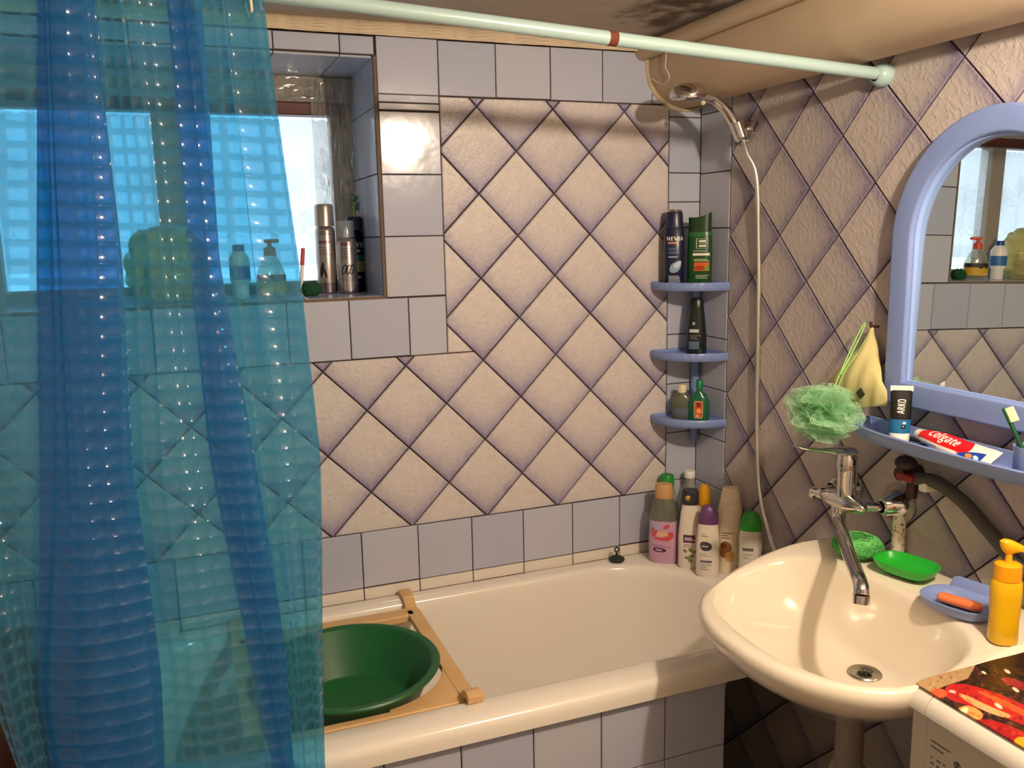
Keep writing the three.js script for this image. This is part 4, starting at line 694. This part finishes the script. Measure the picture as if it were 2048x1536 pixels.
// ---------------------------------------------------------------- bath puff and exfoliating mitt on the wall
{
  const t = thing('wash_mitt', 'pale yellow green cloth mitt hanging from a hook beside the mirror', 'mitt', [-0.007, 1.417, 0.7]);
  const weave = tex(128, (u, v) => 0.5 + 0.5 * Math.sin(u * 50 * 6.283) * Math.sin(v * 50 * 6.283));
  const cloth = std('#d2c78c', 0.95, { bumpMap: times(weave, 2), bumpScale: 0.0006, side: THREE.DoubleSide });
  const L = (s) => { const w = s < 0.18 ? 0.006 + 0.03 * s : 0.0114 + 0.068 * smooth(0.12, 0.85, s) + 0.01 * s; return w; };
  const pouch = [0, 0.06, 0.12, 0.18, 0.26, 0.36, 0.5, 0.64, 0.78, 0.9, 0.97, 1].map((s) => Array.from({ length: 40 }, (_, i) => { const a = 2 * Math.PI * i / 40, w = L(s), d = (s > 0.97 ? 0.003 : 0.004 + 0.014 * Math.sin(Math.PI * clamp(s))); const c = Math.cos(a), q = Math.sin(a); const z = w * c; return [-0.014 - 0.033 * smooth(0.1, 0.75, s) - d * q - 0.003 * Math.sin(z * 160 + s * 4), -0.172 * s - 0.022 * smooth(0.55, 1, s) * (0.3 - (z / 0.09)) + 0.004, z - 0.004 * s]; }));
  mesh('pouch', loft(pouch, true, true, 0.9), cloth, t);
  mesh('seam', tube([[-0.02, -0.01, 0.0], [-0.038, -0.05, -0.008], [-0.066, -0.1, -0.022], [-0.07, -0.15, -0.038]], 0.0016, 24, 8), std('#9fdc80', 0.8), t);
  mesh('care_label', at(rbox(-0.0012, 0.0012, -0.009, 0.009, -0.009, 0.009, 0.0005), -0.068, -0.134, 0.034, 0.78, 0, 0), std('#3a362e', 0.7), t);
  mesh('hook', join([rod([0, 0.002, 0.004], [-0.02, 0.004, 0.004], 0.003), rod([-0.02, 0.003, 0.004], [-0.021, 0.014, 0.004], 0.003)]), std('#5b4630', 0.4, { metalness: 0.6 }), t);
}
{
  const t = thing('bath_puff', 'mint green mesh bath puff hanging above the tap', 'bath puff', [-0.137, 1.24, 0.694]);
  const net = tex(128, (u, v) => { const a = Math.abs(((u * 12 + v * 12) % 1) - 0.5), b = Math.abs((((u - v) * 12 + 24) % 1) - 0.5); return Math.min(a, b) < 0.14 ? 0.9 : 0.1; });
  const tulle = phys('#c0ecc4', 0.85, { transmission: 0.45, thickness: 0, transparent: true, alphaMap: net, side: THREE.DoubleSide });
  const parts = [];
  for (let k = 0; k < 30; k++) {
    const R = rr(0.045, 0.074), waves = 4 + Math.floor(rr(0, 4)), ph = rr(0, 6.28), amp = rr(0.3, 0.6), g = grid((u, v) => { const a = 2 * Math.PI * u, q = lerp(0.12, 1, v), r = R * q * (1 + 0.18 * Math.sin(3 * a + ph)); return [r * Math.cos(a), R * amp * q * q * Math.sin(waves * a + ph), r * Math.sin(a)]; }, 56, 6, (u, v) => [u * 3, v]);
    g.applyQuaternion(new THREE.Quaternion().setFromEuler(new THREE.Euler(rr(0, 6.28), rr(0, 6.28), rr(0, 6.28)))).scale(0.9, 0.82, 1.2).translate(rr(-0.008, 0.008), rr(-0.006, 0.006), rr(-0.01, 0.01));
    parts.push(g);
  }
  const m = mesh('ruffles', join(parts), tulle, t); m.userData.kind = 'stuff';
  const c = new THREE.SphereGeometry(0.026, 28, 20), p = c.attributes.position; for (let i = 0; i < p.count; i++) { const n = 0.75 + 0.5 * vnoise(p.getX(i) * 220 + 50, p.getY(i) * 220 + p.getZ(i) * 130 + 50, 64, 9); p.setXYZ(i, p.getX(i) * n, p.getY(i) * n, p.getZ(i) * n * 1.3); } c.computeVertexNormals();
  mesh('core', c, std('#a5e0a0', 0.95), t);
  mesh('loop', tube([[0.0, 0.01, 0.0], [0.03, 0.06, 0.0], [0.06, 0.12, 0.0], [0.1, 0.185, -0.001], [0.104, 0.19, 0.001], [0.092, 0.165, 0.002], [0.04, 0.08, 0.003]], 0.0014, 50, 8), std('#9fdc80', 0.8), t);
}
// ---------------------------------------------------------------- washing machine with its printed cloth
{
  const T = 0.93, X0 = -0.403, X1 = -0.045, Z0 = 1.216, Z1 = 1.8;
  const t = thing('washing_machine', 'white washing machine standing beside the washbasin', 'washing machine');
  const shell = phys('#e4ddd0', 0.35);
  mesh('cabinet', rbox(X0 + 0.006, X1, 0.015, T - 0.034, Z0 + 0.002, Z1 - 0.002, 0.006), shell, t);
  const lip = (z0, z1) => { const s = new THREE.Shape([V2(X1, T - 0.033), V2(X1, T)]); for (let i = 0; i <= 10; i++) { const a = Math.PI / 2 * (1 + i / 10); s.lineTo(X0 + 0.033 + 0.033 * Math.cos(a), T - 0.033 + 0.033 * Math.sin(a)); } return crease(new THREE.ExtrudeGeometry(s, { depth: z1 - z0, bevelEnabled: false }).translate(0, 0, z0), 0.5); };
  mesh('top_panel', lip(Z0 + 0.03, Z1), shell, t);
  mesh('corner_cap', lip(Z0, Z0 + 0.0285), shell, t);
  const pr = print(1024, 256, (g, w, h) => { g.fillStyle = '#c9c0ae'; g.fillRect(0, 0, w, h); g.fillStyle = '#bdb4a2'; g.fillRect(48, 0, 4, h); g.fillStyle = '#4e483d'; for (let i = 0; i < 2; i++) g.fillRect(64, 58 + i * 16, 62 - i * 20, 4); for (let c = 0; c < 3; c++) for (let r = 0; r < 8; r++) g.fillRect(66 + c * 20, 104 + r * 17, 6 + 8 * hash(c, r, 5), 5); g.beginPath(); g.arc(150, 84, 9, 0, 7); g.lineWidth = 4; g.strokeStyle = '#4e483d'; g.stroke(); g.fillRect(146, 74, 8, 20); g.fillRect(190, 90, 4, 150); for (let r = 0; r < 5; r++) g.fillRect(204, 96 + r * 24, 40 + 30 * hash(r, 2, 8), 6); g.fillStyle = '#5d6d86'; g.fillRect(210, 150, 46, 12); for (let r = 0; r < 4; r++) { g.beginPath(); g.arc(420 + r * 70, 130, 16, 0, 7); g.stroke(); } g.fillStyle = '#4e483d'; g.beginPath(); g.arc(820, 128, 56, 0, 7); g.fill(); });
  mesh('control_panel', grid((u, v) => [X0 + 0.004, lerp(T - 0.034 - 0.146, T - 0.034, v), lerp(Z0 + 0.004, Z1 - 0.004, u)], 1, 1), phys('#ffffff', 0.4, { map: pr }), t);
  mesh('door_ring', at(new THREE.TorusGeometry(0.15, 0.018, 16, 48), X0 + 0.004, 0.43, (Z0 + Z1) / 2, 0, Math.PI / 2, 0), std('#b8b4ac', 0.3, { metalness: 0.5 }), t);
  mesh('door_glass', at(new THREE.SphereGeometry(0.14, 32, 16).scale(1, 1, 0.22), X0 + 0.006, 0.43, (Z0 + Z1) / 2, 0, Math.PI / 2, 0), phys('#2a2d30', 0.08), t);
  for (const [x, z] of [[X0 + 0.05, Z0 + 0.05], [X0 + 0.05, Z1 - 0.05], [X1 - 0.05, Z0 + 0.05], [X1 - 0.05, Z1 - 0.05]]) mesh('foot', rod([x, 0, z], [x, 0.018, z], 0.02), std('#222222', 0.7), t);
  // oilcloth: u along z from Z0, v from the front edge to the wall; 1 pixel = 0.5 mm
  const cloth = thing('oilcloth', 'dark printed cloth with red and yellow fish on the washing machine', 'cloth', [0, 0, 0]);
  const pt = print(1024, 640, (g, w, h) => {
    const X = (z) => (2.1452 + (z - 2.1452) * 0.9397 - Z0 + 0.006) * 1750, Y = (x) => h - (-1.4103 + (x + 1.4103) * 0.9397 - X0 - 0.001) * 1900;
    g.fillStyle = '#2a1712'; g.fillRect(0, 0, w, h);
    for (let i = 0; i < 260; i++) { g.fillStyle = ['#3a1d16', '#1d120f', '#47241a', '#2f2014'][i % 4]; g.beginPath(); g.ellipse(hash(i, 1, 2) * w, hash(i, 2, 2) * h, 30 + 50 * hash(i, 3, 2), 8 + 14 * hash(i, 4, 2), hash(i, 5, 2) * 3, 0, 7); g.fill(); }
    const poly = (c, pts) => { g.fillStyle = c; g.beginPath(); pts.forEach(([x, z], i) => (i ? g.lineTo(X(z), Y(x)) : g.moveTo(X(z), Y(x)))); g.closePath(); g.fill(); };
    const blob = (c, pts) => { g.fillStyle = c; g.beginPath(); const m = (a, b) => [(X(a[1]) + X(b[1])) / 2, (Y(a[0]) + Y(b[0])) / 2]; g.moveTo(...m(pts[pts.length - 1], pts[0])); pts.forEach((p, i) => g.quadraticCurveTo(X(p[1]), Y(p[0]), ...m(p, pts[(i + 1) % pts.length]))); g.fill(); };
    poly('#a98d63', [[-0.36, 1.16], [-0.33, 1.185], [-0.24, 1.18], [-0.18, 1.146], [-0.36, 1.14]]);
    blob('#7d1414', [[-0.205, 1.39], [-0.18, 1.47], [-0.225, 1.5], [-0.25, 1.43]]);
    blob('#b3201f', [[-0.30, 1.185], [-0.262, 1.182], [-0.235, 1.23], [-0.222, 1.30], [-0.2, 1.4], [-0.21, 1.45], [-0.262, 1.36], [-0.3, 1.25], [-0.32, 1.21]]);
    blob('#e5572c', [[-0.338, 1.186], [-0.322, 1.178], [-0.3, 1.186], [-0.308, 1.205], [-0.325, 1.202]]);
    blob('#e9a56c', [[-0.296, 1.205], [-0.285, 1.215], [-0.28, 1.26], [-0.27, 1.29], [-0.29, 1.29], [-0.302, 1.25]]);
    blob('#e39a4a', [[-0.312, 1.232], [-0.3, 1.25], [-0.31, 1.275], [-0.345, 1.268], [-0.345, 1.24]]);
    blob('#f0d9a8', [[-0.33, 1.238], [-0.305, 1.24], [-0.33, 1.256]]);
    blob('#a01a18', [[-0.34, 1.27], [-0.312, 1.27], [-0.29, 1.33], [-0.28, 1.42], [-0.32, 1.45], [-0.345, 1.37]]);
    blob('#dd9a1c', [[-0.318, 1.325], [-0.296, 1.34], [-0.31, 1.4], [-0.34, 1.42], [-0.335, 1.35]]);
    blob('#d9552c', [[-0.262, 1.2], [-0.245, 1.24], [-0.236, 1.32], [-0.25, 1.33], [-0.262, 1.27]]);
    blob('#8d1f2c', [[-0.2, 1.2], [-0.17, 1.2], [-0.165, 1.25], [-0.19, 1.25]]);
    for (const [x, z, r] of [[-0.199, 1.176, 7], [-0.16, 1.188, 9], [-0.2, 1.236, 9], [-0.267, 1.26, 10], [-0.25, 1.3, 9], [-0.12, 1.3, 10], [-0.335, 1.214, 6], [-0.1, 1.45, 9], [-0.2, 1.6, 10], [-0.3, 1.62, 9]]) { g.fillStyle = '#d9cfb4'; g.beginPath(); g.ellipse(X(z), Y(x), r * 1.5, r * 0.8, 0.5, 0, 7); g.fill(); }
    for (let i = 0; i < 900; i++) { g.fillStyle = ['rgba(40,12,8,0.25)', 'rgba(230,90,50,0.2)', 'rgba(250,180,120,0.16)'][i % 3]; g.beginPath(); g.ellipse(hash(i, 6, 2) * w * 0.6, h - hash(i, 7, 2) * h * 0.5, 3 + 9 * hash(i, 8, 2), 2 + 3 * hash(i, 9, 2), 0.4 + hash(i, 5, 3), 0, 7); g.fill(); }
    g.fillStyle = '#f2b9a0'; g.beginPath(); g.arc(X(1.2), Y(-0.296), 9, 0, 7); g.fill();
  });
  const sh = (u, v) => { const z = lerp(Z0 - 0.005, Z1 - 0.02, u), x = lerp(X0 + 0.014, X1 - 0.02, v); return [x, T + 0.0035 - 0.0045 * smooth(X0 + 0.034, X0 + 0.012, x) + 0.0012 * vnoise(u * 9, v * 6, 16, 3), z]; };
  const g2 = grid(sh, 40, 24, (u, v) => { const z = lerp(Z0 - 0.005, Z1 - 0.02, u), x = lerp(X0 + 0.014, X1 - 0.02, v); return [(z - Z0 + 0.006) * 1750 / 1024, (x - X0 - 0.001) * 1900 / 640]; });
  const low = g2.clone(); low.translate(0, -0.0015, 0);
  mesh('sheet', join([g2, low]), phys('#ffffff', 0.3, { map: pt }), cloth);
}
// ---------------------------------------------------------------- on the window sill
const WY = NY0 + 0.0055;
{
  const metal = (pr, r = 0.28) => std('#ffffff', r, { map: pr, metalness: 0.85 });
  const can = (label, pos, turn, R, h, pr, top) => { const t = thing('spray_can', label, 'spray can', pos, turn); mesh('body', flask([[0, R * 0.86, R * 0.86], [0.003, R * 0.98, R * 0.98], [0.008, R, R], [h - 0.012, R, R], [h - 0.004, R * 0.9, R * 0.9], [h, R * 0.72, R * 0.72]], 40), metal(pr), t); top(t); return t; };
  const silver = (extra) => print(512, 512, (g, w, h) => { g.fillStyle = '#b3a8a2'; g.fillRect(0, 0, w, h); g.fillStyle = '#8f8088'; g.fillRect(0, 430, w, 82); extra(g); });
  can('tallest silver hairspray can on the window sill', [-1.034, WY, -0.2], -0.15, 0.026, 0.176, silver((g) => { bars(g, 215, 40, 90, 2, 16, 6, '#5d4f52'); bars(g, 196, 108, 130, 1, 9, 22, '#8a636a'); bars(g, 200, 160, 110, 4, 16, 5, '#7b6a6c'); g.fillStyle = '#4a3d42'; g.beginPath(); g.ellipse(215, 330, 16, 60, 0.2, 0, 7); g.fill(); g.beginPath(); g.ellipse(240, 350, 9, 46, -0.3, 0, 7); g.fill(); }), (t) => mesh('cap', flask([[0.1765, 0.0252, 0.0252], [0.226, 0.0245, 0.0245], [0.233, 0.022, 0.022], [0.235, 0.016, 0.016]], 36), std('#b9ada0', 0.3, { metalness: 0.8 }), t));
  can('shorter silver hairspray can with clear cap on the window sill', [-0.984, WY, -0.168], -0.15, 0.0262, 0.145, silver((g) => { bars(g, 205, 42, 110, 1, 9, 30, '#96606c'); bars(g, 205, 95, 110, 6, 18, 6, '#6f5c60'); g.strokeStyle = '#3d3238'; g.lineWidth = 9; for (const x of [225, 262, 290]) { g.beginPath(); g.ellipse(x, 290, 15, 42, 0.3, 0, 7); g.stroke(); } g.fillStyle = '#e3d6d6'; for (let k = 0; k < 9; k++) { g.beginPath(); g.ellipse(200 + k * 14, 440, 4, 50, (k - 4) * 0.12, 0, 7); g.fill(); } }), (t) => { mesh('valve', flask([[0.145, 0.008, 0.008], [0.158, 0.008, 0.008], [0.172, 0.004, 0.004]], 24), std('#e2ddd6', 0.4), t); mesh('cap', flask([[0.146, 0.0215, 0.0215], [0.188, 0.0205, 0.0205], [0.19, 0.0195, 0.0195]], 36), clearPlastic('#e9edf0', 0.8), t); });
  can('navy blue deodorant can with green band on the window sill', [-0.952, WY, -0.22], 0.12, 0.0235, 0.165, print(512, 512, (g, w, h) => { g.fillStyle = '#141a38'; g.fillRect(0, 0, w, h); text(g, 'NIVEA', 262, 140, 58, '#e8e8e8'); bars(g, 205, 158, 110, 1, 10, 26, '#c9c3bd'); g.fillStyle = '#2f9a72'; g.fillRect(0, 205, w, 42); g.fillStyle = '#cdb98a'; g.fillRect(0, 255, w, 90); bars(g, 200, 262, 100, 4, 20, 5, '#8d7a52'); bars(g, 222, 380, 80, 1, 9, 22, '#aab0c8'); }), (t) => mesh('cap', flask([[0.1655, 0.0228, 0.0228], [0.198, 0.022, 0.022], [0.201, 0.0205, 0.0205]], 36), phys('#1c2547', 0.35), t));
}
{
  const t = thing('dish_brush', 'slim wooden stick with green bristles standing behind the navy can', 'brush', [-0.944, WY, -0.262]);
  mesh('stick', rod([0.0, 0, 0], [0.003, 0.24, 0.01], 0.0045, 0.004), std('#c9a86a', 0.6), t);
  const b = []; for (let k = 0; k < 60; k++) { const a = rr(0, 6.28), y = rr(0.215, 0.26); b.push(rod([0.003, y, 0.01], [0.003 + 0.012 * Math.cos(a), y + rr(-0.004, 0.008), 0.01 + 0.012 * Math.sin(a)], 0.0011, 0.0006, 5)); }
  const m = mesh('bristles', join(b), std('#2c8f58', 0.8), t); m.userData.kind = 'stuff';
}
{
  const t = thing('pump_bottle', 'clear pump bottle with orange head and yellow label on the window sill', 'pump bottle', [-1.185, WY, -0.14], 0.55);
  const pr = print(256, 128, (g, w, h) => { g.fillStyle = '#d2a417'; g.fillRect(0, 0, w, h); g.fillStyle = '#2b2018'; g.fillRect(0, 0, w, 40); for (let k = 0; k < 6; k++) { g.beginPath(); g.arc(20 + k * 44, 40, 16, 0, 7); g.fill(); } bars(g, 150, 100, 70, 2, 12, 6, '#ece2c8'); });
  mesh('body', flask([[0, 0.034, 0.024, 2.6], [0.004, 0.038, 0.027, 2.6], [0.06, 0.037, 0.026, 2.5], [0.09, 0.024, 0.02, 2.2], [0.105, 0.013, 0.013]]), clearPlastic('#e4e4da', 0.85), t);
  const lab = flask([[0.014, 0.0385, 0.0275, 2.6], [0.056, 0.0377, 0.0267, 2.5]]); mesh('label', lab, phys('#ffffff', 0.5, { map: times(pr, 2, 1) }), t); pr.wrapS = THREE.RepeatWrapping;
  mesh('pump_head', join([flask([[0.104, 0.0155, 0.0155], [0.124, 0.0145, 0.0145], [0.128, 0.006, 0.006], [0.138, 0.006, 0.006]], 28), rbox(-0.012, 0.026, 0.136, 0.146, -0.009, 0.009, 0.004)]), phys('#e2501e', 0.4), t);
}
{
  const t = thing('detergent_bottle', 'white bottle with blue cap and blue label on the window sill', 'bottle', [-1.262, WY, -0.12], 0.6);
  mesh('body', flask([[0, 0.018, 0.016], [0.004, 0.02, 0.018], [0.035, 0.02, 0.018], [0.045, 0.027, 0.02], [0.1, 0.027, 0.02], [0.118, 0.014, 0.013]]), M.white, t);
  mesh('label', flask([[0.048, 0.0274, 0.0204], [0.082, 0.0274, 0.0204]]), phys('#2f6ea8', 0.4), t);
  mesh('cap', flask([[0.118, 0.0145, 0.0145], [0.134, 0.0135, 0.0135]], 28), phys('#1c3f96', 0.4), t);
}
{
  const t = thing('plastic_bag', 'crumpled yellowish plastic bag of things on the window sill', 'bag', [-1.43, WY, -0.15]);
  const s = new THREE.SphereGeometry(1, 56, 40), p = s.attributes.position;
  for (let i = 0; i < p.count; i++) { const x = p.getX(i), y = p.getY(i), z = p.getZ(i), n = 0.82 + 0.36 * fbm((x + 2) / 4, (y + z * 0.7 + 3) / 6, 14, 19, 3); p.setXYZ(i, x * 0.1 * n, Math.max(0, 0.085 + y * 0.1 * n), z * 0.08 * n); }
  s.computeVertexNormals();
  mesh('bag', s, phys('#d9cf8a', 0.25, { transmission: 0.45, thickness: 0, bumpMap: wrinkle, bumpScale: 0.01 }), t);
  mesh('sponge_inside', rbox(-0.055, 0.03, 0.012, 0.09, -0.035, 0.02, 0.008), std('#c9a820', 0.9), t);
}
{
  const t = thing('razor', 'red and white disposable razor leaning on the tall silver can', 'razor', [-1.084, WY, -0.22]);
  mesh('handle', rod([-0.02, 0, 0.0], [-0.006, 0.11, -0.012], 0.005, 0.0045), M.white, t);
  mesh('grip', rod([-0.0105, 0.075, -0.008], [-0.0048, 0.12, -0.013], 0.0056, 0.005), phys('#d4342a', 0.4), t);
  const q = thing('scourer', 'dark green scouring pad on the window sill beside the tall can', 'scourer', [-1.09, WY, -0.12]);
  const s = new THREE.SphereGeometry(1, 40, 28), p = s.attributes.position;
  for (let i = 0; i < p.count; i++) { const n = 0.8 + 0.4 * vnoise(p.getX(i) * 7 + 20, p.getY(i) * 7 + p.getZ(i) * 5 + 20, 64, 3); p.setXYZ(i, p.getX(i) * 0.026 * n, Math.max(0, 0.016 + p.getY(i) * 0.02 * n), p.getZ(i) * 0.022 * n); }
  s.computeVertexNormals();
  mesh('pad', s, std('#1f5b34', 1, { bumpMap: times(ripple, 10), bumpScale: 0.004 }), q);
}
// lace curtain hanging in the window
{
  const t = thing('lace_curtain', 'white floral lace half curtain hanging inside the window', 'lace curtain', [0, 0, 0]);
  const lace = print(1024, 1024, (g, w, h) => {
    g.fillStyle = 'rgb(168,168,168)'; g.fillRect(0, 0, w, h);
    g.globalAlpha = 1; g.strokeStyle = 'rgb(70,70,70)'; g.lineWidth = 2; for (let k = 0; k < 130; k++) { g.beginPath(); g.moveTo(k * 8, 760); g.lineTo(k * 8 + 90, 900); g.stroke(); g.beginPath(); g.moveTo(k * 8, 760); g.lineTo(k * 8 - 90, 900); g.stroke(); }
    for (let k = 0; k < 4; k++) { const cx = 128 + k * 256, cy = 330 + (k % 2) * 120; g.fillStyle = 'rgb(200,200,200)'; for (let i = 0; i < 7; i++) { const a = i / 7 * 6.283; g.beginPath(); g.ellipse(cx + 74 * Math.cos(a), cy + 74 * Math.sin(a), 62, 34, a, 0, 7); g.fill(); } g.strokeStyle = 'rgb(245,245,245)'; g.lineWidth = 5; for (let i = 0; i < 7; i++) { const a = i / 7 * 6.283; g.beginPath(); g.ellipse(cx + 74 * Math.cos(a), cy + 74 * Math.sin(a), 62, 34, a, 0, 7); g.stroke(); } g.fillStyle = 'rgb(235,235,235)'; g.beginPath(); g.arc(cx, cy, 32, 0, 7); g.fill(); g.beginPath(); g.moveTo(cx - 110, cy + 160); g.bezierCurveTo(cx - 30, cy + 90, cx + 60, cy + 260, cx + 120, cy + 170); g.stroke(); g.beginPath(); g.arc(cx + 100, cy + 215, 34, 0, 4.6); g.stroke(); }
    g.strokeStyle = 'rgb(235,235,235)'; g.lineWidth = 8; for (let k = 0; k < 9; k++) { g.beginPath(); g.arc(k * 128, 745, 66, 0, 3.14); g.stroke(); }
  }); lace.colorSpace = THREE.NoColorSpace; lace.wrapS = THREE.RepeatWrapping;
  const m = phys('#eef2fa', 0.95, { transmission: 0.62, thickness: 0, transparent: true, alphaMap: lace, side: THREE.DoubleSide });
  mesh('lace', grid((u, v) => { const x = lerp(NX0 + 0.06, NX1 - 0.05, u), top = 1.945 + 0.005 * Math.abs(Math.sin(u * 90)); return [x, lerp(1.56, top, v), -0.308 + 0.01 * Math.sin(u * 60) * (1.1 - v)]; }, 260, 24, (u, v) => [u * 2.2, v]), m, t);
}
// ---------------------------------------------------------------- reddish cabinet at the foot of the tub
{
  const t = thing('wooden_cabinet', 'reddish brown wooden cabinet behind the lower left edge of the curtain', 'cabinet', [-1.92, 0, 0.4]);
  const w2 = std('#ffffff', 0.55, { map: tex(256, (u, v) => mix3(hex('#7c3218'), hex('#5a200e'), fbm(u * 0.3, v, 20, 191, 4)), true) });
  mesh('carcass', rbox(-0.16, 0.16, 0.02, 0.83, -0.19, 0.18, 0.004), w2, t);
  mesh('top_board', rbox(-0.17, 0.17, 0.83, 0.85, -0.2, 0.2, 0.004), w2, t);
  const d = mesh('door', rbox(-0.15, 0.15, 0.06, 0.8, 0.181, 0.197, 0.004), w2, t); mesh('knob', new THREE.SphereGeometry(0.012, 18, 12).translate(0.11, 0.5, 0.208), std('#3a2415', 0.4), d);
  for (const [x, z] of [[-0.14, -0.17], [0.14, -0.17], [-0.14, 0.16], [0.14, 0.16]]) mesh('foot', rod([x, 0, z], [x, 0.022, z], 0.015), w2, t);
}

renderer.render(scene, camera);
